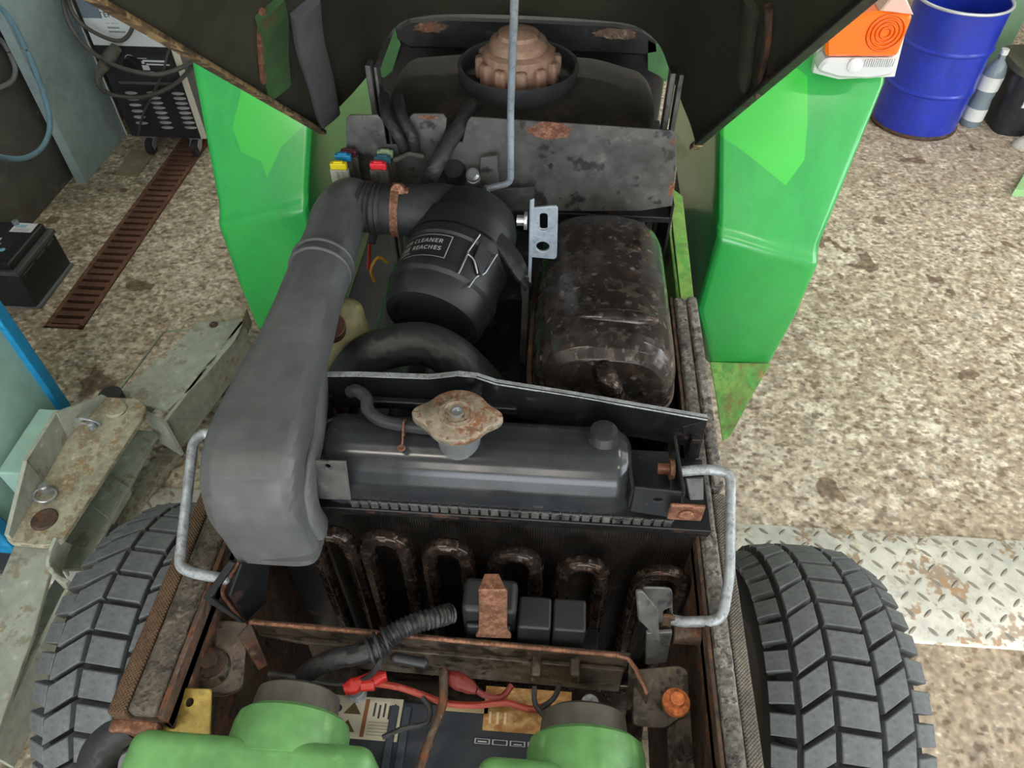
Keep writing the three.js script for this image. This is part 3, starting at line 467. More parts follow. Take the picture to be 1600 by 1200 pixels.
{ // fuel tank
  const ft = T('fuel_tank', [sweep([{ p: V(-0.245, 1.10, -1.03), w: 0.05, h: 0.03, n: 2.6 }, { p: V(-0.238, 1.10, -1.03), w: 0.085, h: 0.05, n: 2.8 }, { p: V(-0.215, 1.105, -1.03), w: 0.11, h: 0.062, n: 3 }, { p: V(-0.14, 1.105, -1.03), w: 0.122, h: 0.066, n: 3 }, { p: V(-0.06, 1.105, -1.03), w: 0.122, h: 0.068, n: 3 }, { p: V(0.03, 1.105, -1.03), w: 0.122, h: 0.066, n: 3 }, { p: V(0.09, 1.10, -1.03), w: 0.11, h: 0.06, n: 3 }, { p: V(0.115, 1.09, -1.03), w: 0.085, h: 0.048, n: 2.8 }, { p: V(0.122, 1.09, -1.03), w: 0.05, h: 0.03, n: 2.6 }], { steps: 90, rad: 40 })], M.tankDirty, 'dirty black plastic fuel tank');
  const c = V(-0.066, 1.160, -1.028);
  T('drip_tray', [turnTo(lathe([[0.045, 0.0], [0.075, 0.0], [0.083, 0.006], [0.0855, 0.030], [0.0835, 0.032], [0.080, 0.030], [0.078, 0.010], [0.045, 0.006]], 48), UP, c)], M.rubber, 'black rubber drip tray round the filler', ft);
  const cap = T('fuel_cap', [turnTo(lathe([[0.050, 0.012], [0.051, 0.044], [0.049, 0.049], [0.044, 0.052], [0.0405, 0.053], [0.0405, 0.060], [0.038, 0.064], [0.030, 0.068], [0.028, 0.073], [0.018, 0.077], [0, 0.078]], 56), UP, c)], M.capPlastic, 'faded brown screw fuel cap with gripping lobes', ft);
  const lobes = []; for (let k = 0; k < 12; k++) { const a = k / 12 * Math.PI * 2; lobes.push(new RoundedBoxGeometry(0.017, 0.030, 0.014, 3, 0.005).translate(0, 0, 0.0535).rotateY(a + 0.13).translate(c.x, c.y + 0.027, c.z)); }
  lobes.forEach((g) => T('grip_lobe', [g], M.capPlastic, undefined, ft));
}
{ // dash frame behind the tank
  const z = -1.20, P = (u, v) => PZ(u, v, z);
  const df = T('dash_frame', [plate([[616, 62], [618, 46], [640, 32], [700, 28], [830, 32], [960, 38], [1005, 46], [1028, 62], [1030, 84], [1005, 88], [830, 80], [640, 76]].map((q) => P(...q)), 0.02, { up: ZA, bevel: 0.004 })], M.black, 'black dash hoop with rust blooms');
  for (const [u, v, a, k] of [[672, 42, 0.030, 5], [962, 52, 0.034, 6]]) { const c = P(u, v).add(V(0, 0, 0.0008)), pts = []; for (let i = 0; i < 22; i++) { const q = i / 22 * Math.PI * 2, r = 0.75 + 0.4 * lat(i, k, 3); pts.push(c.clone().add(V(Math.cos(q) * a * r, Math.sin(q) * 0.009 * r, 0))); } T('rust_patch', [plate(pts, 0.0008, { up: ZA, bevel: 0 })], M.rusty, 'brown rust bloom', df); }
  T('green_cheek', [plate([P(617, 45), P(590, 118), P(600, 122), P(613, 112), P(626, 70)], 0.004, { up: ZA })], M.dashGreen, 'green side cheek', df);
  T('green_cheek', [plate([P(1012, 62), P(1040, 76), P(1052, 118), P(1040, 128), P(1028, 118), P(1012, 110)], 0.004, { up: ZA })], M.dashGreen, 'green side cheek', df);
  const b = PZ(575, 100, -0.95), c = PZ(1052, 112, -0.95);
  T('upright', [bx(b.x - 0.004, b.x + 0.004, 0.7, b.y, -0.965, -0.945, 0.002), bx(b.x + 0.008, b.x + 0.012, 0.7, b.y - 0.002, -0.965, -0.945, 0.001)], M.blackDusty, undefined, df);
  T('upright', [bx(c.x - 0.004, c.x + 0.004, 0.7, c.y, -0.965, -0.945, 0.002), bx(c.x + 0.008, c.x + 0.014, 0.7, c.y - 0.002, -0.965, -0.945, 0.001)], M.blackDusty, undefined, df);
  T('dash_panel', [bx(-0.33, 0.17, 0.6, 1.155, -1.42, -1.225, 0.02)], M.black, undefined, df);
}
{ // cables, fuses and small fittings by the firewall
  const cb = (pts, r, m = M.rubber) => T('cable', [hose(pts.map(([u, v, y]) => PY(u, v, y)), r, { steps: 30, rad: 10 })], m);
  cb([[600, 150, 1.19], [606, 185, 1.185], [622, 212, 1.17], [634, 240, 1.13]], 0.0072);
  cb([[622, 152, 1.19], [630, 185, 1.185], [644, 212, 1.17], [650, 240, 1.13]], 0.0072);
  cb([[735, 165, 1.18], [722, 190, 1.175], [700, 225, 1.16], [680, 262, 1.14], [664, 296, 1.10]], 0.0105);
  cb([[590, 292, 1.09], [588, 340, 1.08], [580, 380, 1.06]], 0.006);
  T('cable_tie', [rod([PY(618, 250, 1.14), PY(640, 240, 1.14), PY(660, 244, 1.14)], 0.0035, 0.004, 8)], M.greyPlastic);
  T('wire', [rod([PY(578, 375, 1.05), PY(576, 420, 1.04)], 0.0025)], flat(0xa02a20, 0.5), 'red wire');
  T('wire', [hose([PY(585, 440, 1.02), PY(580, 420, 1.04), PY(592, 402, 1.05), PY(605, 410, 1.04)], 0.0022, { steps: 24, rad: 8 })], flat(0xb58a2a, 0.5), 'yellow wire');
  const k = PY(709, 264, 1.12); T('rubber_boot', [turnTo(lathe([[0.016, -0.05], [0.016, -0.004], [0.013, 0.002], [0.006, 0.003], [0, 0.002]], 24), V(0, 0.8, 0.6), k)], M.rubber, 'round black rubber boot');
  const s = PY(739, 275, 1.12); T('spark_fitting', [turnTo(lathe([[0.009, -0.012], [0.009, -0.004], [0.0075, -0.003], [0.0075, 0.001], [0.009, 0.002], [0.009, 0.006], [0.006, 0.009], [0, 0.009]], 18), V(0, 0.8, 0.6), s)], M.steel, 'bright metal threaded fitting');
  const fb = T('fuse_block', [plate([PY(535, 232, 1.12), PY(640, 232, 1.12), PY(640, 300, 1.08), PY(540, 300, 1.08)], 0.01, { up: UP })], M.black);
  for (const [u, v, c, y] of [[529, 258, 0xd6c21f, 1.145], [536, 245, 0x2381b0, 1.145], [545, 238, 0x4d2030, 1.142], [591, 258, 0xd8333a, 1.145], [598, 248, 0x3c6a7c, 1.14], [602, 240, 0x9db38c, 1.14]]) {
    const p = PY(u, v, y), f = T('fuse', [bx(p.x - 0.0105, p.x + 0.0105, p.y - 0.005, p.y + 0.004, p.z - 0.004, p.z + 0.004, 0.0015), bx(p.x - 0.006, p.x + 0.006, p.y + 0.003, p.y + 0.006, p.z - 0.0025, p.z + 0.0025, 0.001)], flat(c, 0.35), { 0xd6c21f: 'yellow', 0x2381b0: 'blue', 0x4d2030: 'dark red', 0xd8333a: 'red', 0x3c6a7c: 'grey blue', 0x9db38c: 'pale green' }[c] + ' blade fuse', fb);
    T('fuse_socket', [bx(p.x - 0.0115, p.x + 0.0115, p.y - 0.055, p.y - 0.005, p.z - 0.0045, p.z + 0.0045, 0.001), bx(p.x - 0.005, p.x - 0.002, p.y - 0.05, p.y - 0.006, p.z + 0.004, p.z + 0.0065, 0.0005), bx(p.x + 0.002, p.x + 0.005, p.y - 0.05, p.y - 0.006, p.z + 0.004, p.z + 0.0065, 0.0005)], u === 529 ? M.lift : M.greyPlastic, undefined, fb);
  }
  const p0 = PZ(762, 296, -0.85);
  T('rod_bracket', [plate([PZ(752, 240, -0.866), PZ(778, 236, -0.866), PZ(780, 300, -0.85), PZ(832, 330, -0.80), PZ(828, 350, -0.79), PZ(770, 330, -0.83), PZ(748, 300, -0.85)].map((p) => p.setZ(-0.855)), 0.005, { up: ZA })], M.blackDusty);
  T('bolt', [turnTo(hexBolt(0.007, 0.014), V(-1, 0, 0.4), p0.clone().add(V(0.002, 0, 0.01)))], M.zincRod);
}
// prop rod for the bonnet
T('prop_rod', [rod([PZ(764, 294, -0.838), PZ(798, 286, -0.838), PZ(798, 170, -0.83), PZ(804, 0, -0.765), PZ(806, -60, -0.73)], 0.0044, 0.010, 12)], M.zinc, 'thin bright metal rod propping up the bonnet');

// ---- bonnet, open
{
  const A = 38.5 * Math.PI / 180, a = V(0, Math.sin(A), Math.cos(A)), b = V(0, Math.cos(A), -Math.sin(A));
  const o = V(-0.080, 1.092, -0.995), half = 0.281, L = 0.84;
  const Lh = [[-0.281, 0], [-0.262, 0.03], [-0.232, 0.062], [-0.205, 0.095], [-0.186, 0.135], [-0.165, 0.160], [-0.12, 0.172]], Rh = [[0.12, 0.172], [0.180, 0.165], [0.214, 0.142], [0.236, 0.10], [0.255, 0.06], [0.270, 0.03], [0.281, 0]];
  const prof = new THREE.CatmullRomCurve3([...Lh, ...Rh].map(([x, y]) => V(x, y, 0)), false, 'centripetal');
  const path = (off, h0 = 0) => { const out = [], N = 60, t0 = h0 * 1.4; for (let i = 0; i <= N; i++) { const t = t0 + (1 - 2 * t0) * i / N, q = prof.getPointAt(t), d = prof.getTangentAt(t); out.push([q.x + d.y * off, q.y - d.x * off]); } return out; };
  const mat = new THREE.Matrix4().makeBasis(XA, b, a.clone().multiplyScalar(1)).setPosition(o);
  // x, b, a must be right handed: X x b = a holds because b leans back
  const band = (o1, o2, z0, len, h0 = 0) => { const s = new THREE.Shape([...path(o1, h0), ...path(o2, h0).reverse()].map((p) => new THREE.Vector2(...p))); return toCreasedNormals(new THREE.ExtrudeGeometry(s, { depth: len, bevelEnabled: false }).translate(0, 0, z0), 0.5).applyMatrix4(mat); };
  const bo = T('bonnet', [band(0, 0.004, 0, L)], M.hoodIn, 'raised bonnet with dark olive underside');
  const surf = (t, k) => { const q = prof.getPointAt(t), d = prof.getTangentAt(t); return { p: o.clone().addScaledVector(XA, q.x).addScaledVector(b, q.y).addScaledVector(a, k), n: XA.clone().multiplyScalar(d.y).addScaledVector(b, -d.x) }; };
  const onHood = (u, v, s) => {                               // where the line of sight meets the bonnet's inner face
    const r = ray(u, v).normalize(), w = V(), hit = V(); let best = 9, out;
    for (let i = 0; i <= 60; i++) { const t = s < 0 ? i / 60 * 0.5 : 1 - i / 60 * 0.5, q = surf(t, 0); for (let j = 0; j <= 90; j++) { hit.copy(q.p).addScaledVector(a, j / 90 * 0.6); w.copy(hit); w.y -= EYE; const e = w.addScaledVector(r, -w.dot(r)).lengthSq(); if (e < best) { best = e; out = { p: hit.clone(), n: q.n }; } } }
    return out;
  };
  const strip = (pts, s, w, h) => { const l = pts.map(([u, v]) => onHood(u, v, s)); return sweep(l.map((q) => ({ p: q.p.clone().addScaledVector(q.n, 0.004 + h), w, h, n: 4 })), { steps: 24, rad: 14, up: l[1].n }); };
  T('stiffener', [strip([[430, 135], [424, 90], [418, 40], [413, 5]], -1, 0.019, 0.004)], M.hoodGreen, 'green rib with rust at its end', bo);
  T('stiffener', [strip([[402, 125], [402, 80], [403, 40], [404, 8]], -1, 0.003, 0.003)], M.rustClip, 'narrow rusty rib', bo);
  T('seal_band', [strip([[505, 180], [490, 120], [475, 60], [464, 5]], -1, 0.019, 0.006)], M.plastic, 'grey rubber seal band', bo);
  T('stiffener', [strip([[1196, 150], [1202, 100], [1208, 50], [1213, 5]], 1, 0.004, 0.003)], M.rusty, 'narrow rusty rib', bo);
  T('stiffener', [strip([[1172, 130], [1178, 90], [1184, 45], [1190, 5]], 1, 0.012, 0.004)], M.hoodIn, undefined, bo);
  for (const s of [-1, 1]) T('hem', [new RoundedBoxGeometry(0.012, 0.006, L, 2, 0.002).translate(s * (half - 0.006), 0, L / 2).applyMatrix4(mat)], s < 0 ? M.hem : M.black, 'rusty folded hem', bo);
  T('hem_corner', [new RoundedBoxGeometry(0.014, 0.008, 0.03, 2, 0.002).translate(half - 0.007, -0.001, 0.012).applyMatrix4(mat)], M.hem, undefined, bo);
  T('green_skin', [band(-0.002, -0.0002, 0, L)], M.greenPaint, 'glossy green outer skin', bo);
}

// ---- console and platform between the fenders
T('console', [bx(-0.34, 0.18, 0.30, 1.10, -1.60, -1.43, 0.02)], M.black, 'black instrument console');
T('platform', [bx(-0.565, 0.35, 0.27, 0.31, -2.0, -1.30, 0.006)], M.rubber, 'black rubber platform');
for (const [x0, x1] of [[-0.56, -0.37], [0.195, 0.38]]) T('footboard', [bx(x0, x1, 0.27, 0.30, -1.30, -0.98, 0.006)], M.rubber, 'black rubber footboard');
T('seat_base', [bx(-0.36, 0.19, 0.31, 0.66, -2.0, -1.75, 0.03)], M.rubber);
// ---- rear fenders
function fender(side) {
  const L = side < 0;
  const paint = (() => {
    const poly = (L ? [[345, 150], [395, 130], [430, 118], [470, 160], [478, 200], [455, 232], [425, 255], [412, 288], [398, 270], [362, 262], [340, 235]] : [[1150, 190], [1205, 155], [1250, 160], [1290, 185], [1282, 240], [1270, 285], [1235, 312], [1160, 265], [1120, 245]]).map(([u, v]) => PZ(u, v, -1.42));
    const x0 = L ? -0.90 : 0.30, W = 0.5, Y0 = 0, H = 1.2;
    const m = printed(512, 1024, (x, w, h) => {
      x.fillStyle = L ? '#30a84c' : '#2ca047'; x.fillRect(0, 0, w, h);
      for (let i = 0; i < 900; i++) { x.fillStyle = i % 2 ? 'rgba(80,190,100,0.06)' : 'rgba(20,120,60,0.06)'; const r = 4 + lat(i, 1, 5) * 26; x.beginPath(); x.arc(lat(i, 2, 5) * w, lat(i, 3, 5) * h, r, 0, 7); x.fill(); }
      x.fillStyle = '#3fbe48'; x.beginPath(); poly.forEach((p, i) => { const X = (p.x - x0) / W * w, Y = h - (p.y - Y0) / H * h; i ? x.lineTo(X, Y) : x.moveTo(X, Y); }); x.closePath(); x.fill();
    }, {});
    const p = new THREE.MeshPhysicalMaterial({ map: m.map, roughness: 0.32, clearcoat: 0.5, clearcoatRoughness: 0.18 });
    return { p, x0, W, Y0, H };
  })();
  const mid = L ? [-0.570, -0.797] : [0.362, 0.606], low = L ? [-0.58, -0.79] : [0.418, 0.582], yc = L ? 0.655 : 0.622, bt = L ? 0.285 : 0.245, top = L ? [0.925, -0.56, -0.845] : [0.935, 0.340, 0.690], half = L ? [-0.572, -0.797] : [0.356, 0.600];
  const rows = [[bt - 0.02, -1.42, ...low], [bt, -1.39, ...low], [bt + 0.02, -1.385, ...low], [0.43, -1.385, ...half], [yc - 0.018, -1.385, ...mid], [yc - 0.006, -1.3865, ...mid], [yc, -1.3900, ...mid], [yc + 0.004, -1.3955, ...mid], [yc + 0.008, -1.4015, ...mid], [yc + 0.016, -1.4085, ...mid], [yc + 0.03, -1.418, ...mid], [top[0] - 0.02, -1.595, top[1], top[2]], [top[0] + 0.02, -1.63, top[1], top[2]], [top[0] + 0.045, -1.67, top[1], top[2]], [top[0] + 0.055, -1.72, top[1], top[2]]];
  const pos = [], uv = [], idx = [], r = 0.018, back = -2.5;
  let cols = 0;
  for (const [y, z, xi, xo] of rows) {
    const slope = 0.28 * Math.max(0, 1 - Math.abs(y - yc - 0.006) / 0.22);
    const s = Math.sign(xo - xi), line = [[xi, back], [xi, z - 0.12]];
    for (let k = 0; k <= 5; k++) { const t = k / 5 * Math.PI / 2; line.push([xi + s * r * (1 - Math.cos(t)), z - r * (1 - Math.sin(t))]); }
    line.push([(xi + xo) / 2, z]);
    for (let k = 5; k >= 0; k--) { const t = k / 5 * Math.PI / 2; line.push([xo - s * r * (1 - Math.cos(t)), z - r * (1 - Math.sin(t))]); }
    line.push([xo, back]);
    cols = line.length;
    for (const [x, zz] of line) { const yy = y - slope * (Math.abs(x) - Math.abs(xi + xo) / 2); pos.push(x, yy, zz); uv.push((x - paint.x0) / paint.W, (yy - paint.Y0) / paint.H); }
  }
  for (let i = 0; i < rows.length - 1; i++) for (let j = 0; j < cols - 1; j++) { const q = i * cols + j, n = q + cols; L ? idx.push(q, n, q + 1, q + 1, n, n + 1) : idx.push(q, q + 1, n, q + 1, n + 1, n); }
  for (const i of [0, rows.length - 1]) for (let j = 0; j < Math.floor(cols / 2); j++) { const q = i * cols + j, m = i * cols + cols - 1 - j; if (m - 1 > q + 1) idx.push(q, q + 1, m, q + 1, m - 1, m); }
  const g = new THREE.BufferGeometry(); g.setAttribute('position', new THREE.Float32BufferAttribute(pos, 3)); g.setAttribute('uv', new THREE.Float32BufferAttribute(uv, 2)); g.setIndex(idx);
  const gg = toCreasedNormals(g, 1.0);
  return T('rear_fender', keep(gg), paint.p, L ? 'glossy green rear fender with a lighter repaired patch, by the drain' : 'glossy green rear fender carrying an orange and clear lamp');
}
fender(-1);
{
  const f = fender(1), z = -1.53, P = (u, v, d = 0) => PZ(u, v, z + d);
  const lamp = [[1275, 112], [1290, 92], [1402, 92], [1396, 118], [1360, 125], [1310, 123]];
  T('clear_lens', [plate(rounded(lamp.map((q) => P(...q)), 0.012), 0.05, { up: ZA, bevel: 0.006 })], new THREE.MeshPhysicalMaterial({ color: 0xe2e5e5, roughness: 0.2, transmission: 0.15, thickness: 0.02, ior: 1.45 }), 'clear ribbed lower lens', f);
  T('amber_lens', [plate(rounded([P(1290, 90), P(1290, 40), P(1370, 18), P(1428, 24), P(1402, 90)], 0.010), 0.055, { up: ZA, bevel: 0.006 })], new THREE.MeshPhysicalMaterial({ color: 0xff7418, roughness: 0.25, clearcoat: 0.5 }), 'bright orange indicator lens', f);
  const c = P(1384, 52, 0.003), c2 = P(1330, 85, 0.003);
  const om = flat(0xe0600f, 0.25);
  for (const [r, q] of [[0.034, c], [0.026, c], [0.018, c], [0.010, c]]) T('lens_ring', [new THREE.TorusGeometry(r, 0.0022, 6, 40).translate(q.x, q.y, q.z - 0.001)], om, undefined, f);
  const w = P(1336, 103, 0.003); T('lens_bullseye', [turnTo(lathe([[0.016, -0.004], [0.015, 0.0], [0.009, 0.004], [0, 0.005]], 28), ZA, w)], flat(0xdfe2e2, 0.15), 'round clear bullseye', f);
  const ribs = []; for (let k = 0; k < 14; k++) { const p = P(1352 + k * 3.4, 100, 0.002); ribs.push(bx(p.x - 0.0012, p.x + 0.0012, p.y - 0.006, p.y + 0.010, p.z - 0.002, p.z + 0.001, 0.0006)); }
  T('lens_ribs', ribs, flat(0xcfd4d4, 0.2), undefined, f);
  T('lamp_top', [plate([P(1375, 18), P(1395, -6), P(1416, -4), P(1428, 24)], 0.05, { up: ZA, bevel: 0.003 })], flat(0xd9b3a4, 0.4), 'pale pink lamp top', f);
  T('lamp_back', [plate([P(1270, 114, -0.052), P(1290, 10, -0.052), P(1410, 10, -0.052), P(1420, 30, -0.052), P(1398, 120, -0.052), P(1310, 124, -0.052)], 0.02, { up: ZA })], M.white, undefined, f);
  T('foot_panel', [plate([V(0.425, 0.245, -1.395), V(0.580, 0.245, -1.395), PZ(1176, 615, -1.33), PZ(1140, 682, -1.24), PZ(1128, 690, -1.24), PZ(1118, 620, -1.33)], 0.012)], M.greenWorn, 'worn pale green foot panel with bare patches', f);
}

// ---- nose: crossbeam, mounts, latches, lamps
{
  const y = 0.885;
  const bl = PY(392, 972, 0.965), br = PY(985, 1026, 0.965), fl = PY(480, 1005, 0.94), fr = PY(975, 1048, 0.94), gl = PY(480, 1030, 0.925), gr = PY(975, 1072, 0.925), dn = V(0, -0.012, 0);
  const cb = T('front_crossbeam', [plate([bl, br, br.clone().add(V(0, -0.030, 0)), bl.clone().add(V(0, -0.030, 0))], 0.004, { up: ZA }), plate([bl.clone().add(V(0, -0.026, 0)), br.clone().add(V(0, -0.026, 0)), fr, fl], 0.004, { up: UP }), plate([fl, fr, fr.clone().add(V(0, -0.045, 0.004)), fl.clone().add(V(0, -0.045, 0.004))], 0.004, { up: ZA })], M.oily, 'oily rust-stained channel crossbeam');
  T('end_return', [plate([br, br.clone().add(V(0.016, -0.008, 0.03)), br.clone().add(V(0.012, -0.05, 0.07)), br.clone().add(V(-0.002, -0.05, 0.06))], 0.003)], M.oily, undefined, cb);
  T('end_return', [plate([bl, PY(372, 995, 0.965), PY(405, 1048, 0.935), PY(420, 1040, 0.935)], 0.003)], M.rusty, 'rust-edged return flange', cb);
  T('rusty_edge', [rod([bl, br, br.clone().add(V(0.014, -0.006, 0.03))], 0.0024, 0.01, 8)], M.rustClip, 'rusty folded edge', cb);
  for (const u of [838, 898]) { const p = PY(u, 1042, 0.94); T('spacer', [bx(p.x - 0.005, p.x + 0.005, p.y - 0.012, p.y + 0.008, p.z - 0.01, p.z + 0.012, 0.003)], M.oily, undefined, cb); }
  // mount plates with bolts
  const ml = T('mount_plate', [plate(rounded([PY(325, 968, 0.958), PY(388, 972, 0.958), PY(378, 1075, 0.949), PY(350, 1088, 0.944), PY(262, 1085, 0.944)], 0.006), 0.006, { up: UP }), turnTo(lathe([[0.020, -0.002], [0.016, 0.004], [0, 0.004]], 24), UP, PY(330, 1040, 0.951))], M.oily, 'oily mount plate with a bolt head');
  T('bolt', [turnTo(hexBolt(0.0085, 0.008), UP, PY(329, 1036, 0.955))], M.rusty, undefined, ml);
  const mr = T('mount_plate', [plate(rounded([PY(990, 1046, 0.958), PY(1062, 1040, 0.958), PY(1075, 1048, 0.958), PY(1078, 1110, 0.949), PY(1042, 1138, 0.944), PY(988, 1134, 0.944)], 0.005), 0.006, { up: UP }), plate(rounded([PY(1042, 1110, 0.942), PY(1078, 1100, 0.942), PY(1088, 1230, 0.926), PY(1045, 1230, 0.926)], 0.004), 0.005, { up: UP, holes: [ring3(PY(1063, 1183, 0.932), 0.0045, XA, ZA, 12)] })], M.oily, 'oily mount plate with an orange rusted bolt');
  T('bolt', [turnTo(lathe([[0, -0.002], [0.0125, -0.002], [0.0125, 0.003], [0.012, 0.0035], [0.0068, 0.004], [0.0062, 0.011], [0, 0.0115]], 28), UP, PY(1056, 1098, 0.959))], M.rustOrange, 'bright orange rusted bolt and washer', mr);
  T('bolt', [turnTo(hexBolt(0.004, 0.006), UP, PY(1072, 1176, 0.933))], M.oily, undefined, mr);
  T('yellow_bracket', [plate(rounded([PY(272, 1074, 0.976), PY(330, 1076, 0.976), PY(328, 1150, 0.967), PY(242, 1148, 0.967)], 0.003), 0.003, { up: UP, holes: [ring3(PY(295, 1097, 0.974), 0.005, XA, ZA, 14)] })], M.zincYellow, 'yellow zinc plated bracket with a hole');
  // latch brackets and handle loops
  const z = -0.30;
  const lr = T('latch_bracket', [plate(rounded([PZ(1004, 918, -0.318), PZ(1048, 916, -0.33), PZ(1053, 1000, -0.305), PZ(1028, 1008, -0.30)], 0.006), 0.003, { up: ZA, holes: [rounded([PZ(1026, 944, -0.322), PZ(1045, 940, -0.325), PZ(1046, 984, -0.31), PZ(1030, 990, -0.308)], 0.003)] }), plate(rounded([PZ(995, 926, -0.30), PZ(1004, 924, -0.302), PZ(1028, 952, -0.30), PZ(1030, 1002, -0.29), PZ(1006, 978, -0.29), PZ(996, 965, -0.295)], 0.003), 0.004, { up: ZA }), plate([PZ(1010, 990, -0.296), PZ(1050, 985, -0.30), PZ(1042, 1036, -0.29), PZ(1008, 1036, -0.29)], 0.004, { up: ZA })], M.blackDusty, 'worn black latch bracket with a window');
  T('bolt', [turnTo(hexBolt(0.006, 0.01), ZA, PZ(1038, 966, -0.315))], M.rusty, undefined, lr);
  T('bush', [turnTo(cyl(0.012, 0.03), XA, PZ(1050, 985, -0.31))], M.rusty, undefined, lr);
  T('handle_loop', [rod([PY(1050, 968, 0.985), PY(1066, 972, 0.988), PY(1128, 970, 1.005), PY(1140, 900, 1.025), PY(1142, 738, 1.06), PY(1105, 733, 1.06), PY(1062, 737, 1.06)], 0.0052, 0.012, 12)], M.zincRod, 'bent grey metal pull handle with a worn finish, by the checker plate side');
  T('tension_bracket', [plate([PY(1070, 745, 1.05), PY(1098, 745, 1.05), PY(1098, 800, 1.02), PY(1080, 800, 1.02)], 0.004)], M.blackDusty);
  const ll = T('latch_bracket', [plate([PY(362, 874, 1.03), PY(374, 878, 1.03), PY(352, 925, 0.990), PY(384, 972, 0.998), PY(378, 974, 0.998), PY(338, 928, 0.985)], 0.004), plate([PZ(374, 878, -0.315), PZ(420, 880, -0.335), PZ(410, 935, -0.325), PZ(386, 972, -0.30), PZ(352, 925, -0.30)].map((p) => p), 0.003)], M.black, 'rust-edged latch bracket below the intake mouth');
  T('rusty_edge', [rod([PY(372, 880, 1.03), PY(344, 926, 0.987), PY(382, 972, 0.94)], 0.0022, 0.012, 8)], M.rustClip, undefined, ll);
  T('handle_loop', [rod([PY(352, 680, 1.05), PY(318, 676, 1.05), PY(302, 690, 1.05), PY(280, 884, 1.012), PY(296, 894, 1.012), PY(352, 905, 1.010)], 0.0052, 0.012, 12)], M.zincRod, 'bent grey metal pull handle with a worn finish, by the intake duct');
}
{ // relays and horn block
  const rb = T('relay_bracket', [bx(-0.07, 0.065, 0.915, 0.921, -0.33, -0.30, 0.001)], M.black);
  for (const u of [837, 893]) {
    const a = PZ(u - 27, 945, -0.314), b = PZ(u + 26, 945, -0.314), c = PY(u, 985, 1.003);
    T('relay', [bx(a.x, b.x, 0.93, 0.985, -0.330, -0.297, 0.003)], M.plasticDark, 'square black relay', rb);
  }
  const a = PZ(722, 920, -0.32), b = PZ(808, 920, -0.32);
  const hn = T('horn_block', [bx(a.x, b.x, 0.935, 0.998, -0.340, -0.305, 0.006), bx(a.x + 0.004, b.x - 0.004, 0.925, 0.975, -0.305, -0.299, 0.003)], M.plasticDark, 'black block behind a rusty tab');
  T('rusty_tab', [plate(rounded([PZ(748, 924, -0.295), PZ(792, 924, -0.295), PZ(792, 985, -0.289), PZ(800, 998, -0.287), PZ(742, 996, -0.287), PZ(748, 985, -0.289)], 0.003), 0.004, { up: ZA }), plate([PZ(758, 900, -0.312), PZ(780, 900, -0.312), PZ(792, 926, -0.295), PZ(748, 926, -0.295)], 0.004, { up: ZA })], M.rustClip, 'rusty steel tab with flaked paint', hn);
  // wiring conduit
  T('conduit', [sweep([[705, 958, 0.971], [680, 965, 0.980], [645, 975, 0.985], [612, 992, 0.985], [590, 1010, 0.982], [560, 1022, 0.978], [520, 1030, 0.971], [485, 1048, 0.953], [465, 1068, 0.935]].map(([u, v, y]) => ({ p: PY(u, v, y), w: 0.0095, h: 0.0095, n: 2 })), { steps: 150, rad: 14, f: (t) => 1 + (t < 0.5 ? 0.10 : 0.02) * Math.sin(t * 260) })], M.plasticDark, 'black corrugated wiring conduit');
  T('cable_tie', [0, 1, 2].map((k) => { const p = PY(578 + k * 12, 1018 - k * 9, 0.982); return new THREE.TorusGeometry(0.0115, 0.002, 6, 20).rotateY(Math.PI / 2 + 0.5).translate(p.x, p.y, p.z); }), M.plasticDark);
  T('wire', [hose([PY(420, 1052, 0.944), PY(470, 1060, 0.949), PY(530, 1070, 0.944), PY(575, 1058, 0.953), PY(592, 1035, 0.971), PY(600, 1015, 0.980)], 0.0028, { steps: 40, rad: 8 })], M.rubber);
  T('wire', [rod([PY(618, 1028, 0.971), PY(662, 1036, 0.967)], 0.005, 0.003, 10)], M.plasticDark);
  const red = flat(0xb82a25, 0.45), red2 = flat(0x9c3f30, 0.5), redDark = flat(0x6c221b, 0.55);
  T('wire', [hose([PY(588, 1068, 0.942), PY(620, 1073, 0.940), PY(655, 1084, 0.937), PY(695, 1098, 0.933), PY(740, 1102, 0.931), PY(790, 1098, 0.931), PY(830, 1108, 0.931), PY(860, 1100, 0.933)], 0.0033, { steps: 60, rad: 8 })], red2, 'faded red wire');
  T('terminal_cover', [sweep([[538, 1078], [552, 1072], [566, 1066], [586, 1060], [604, 1056]].map(([u, v], i) => ({ p: PY(u, v, 0.946), w: [0.005, 0.008, 0.006, 0.0075, 0.004][i], h: 0.006, n: 2.4 })), { steps: 24, rad: 12 }), sweep([[565, 1072], [585, 1070]].map(([u, v]) => ({ p: PY(u, v, 0.948), w: 0.005, h: 0.005, n: 2.4 })), { steps: 6, rad: 12 })], red, 'bright red terminal covers');
  T('fuse_holder', [sweep([[690, 1052], [702, 1058], [716, 1064], [732, 1072], [745, 1079]].map(([u, v], i) => ({ p: PY(u, v, 0.946), w: [0.004, 0.0065, 0.0085, 0.007, 0.004][i], h: [0.004, 0.0065, 0.008, 0.007, 0.004][i], n: 2.2 })), { steps: 24, rad: 12 })], redDark, 'dull red in-line fuse holder');
  T('wire', [hose([PY(745, 1079, 0.946), PY(762, 1088, 0.942), PY(785, 1088, 0.937), PY(800, 1070, 0.940)], 0.003, { steps: 24, rad: 8 })], redDark);
  T('wire', [hose([PY(835, 1072, 0.944), PY(836, 1098, 0.937), PY(850, 1118, 0.935), PY(872, 1126, 0.933), PY(905, 1112, 0.937), PY(925, 1104, 0.940)], 0.0025, { steps: 40, rad: 8 })], M.rubber);
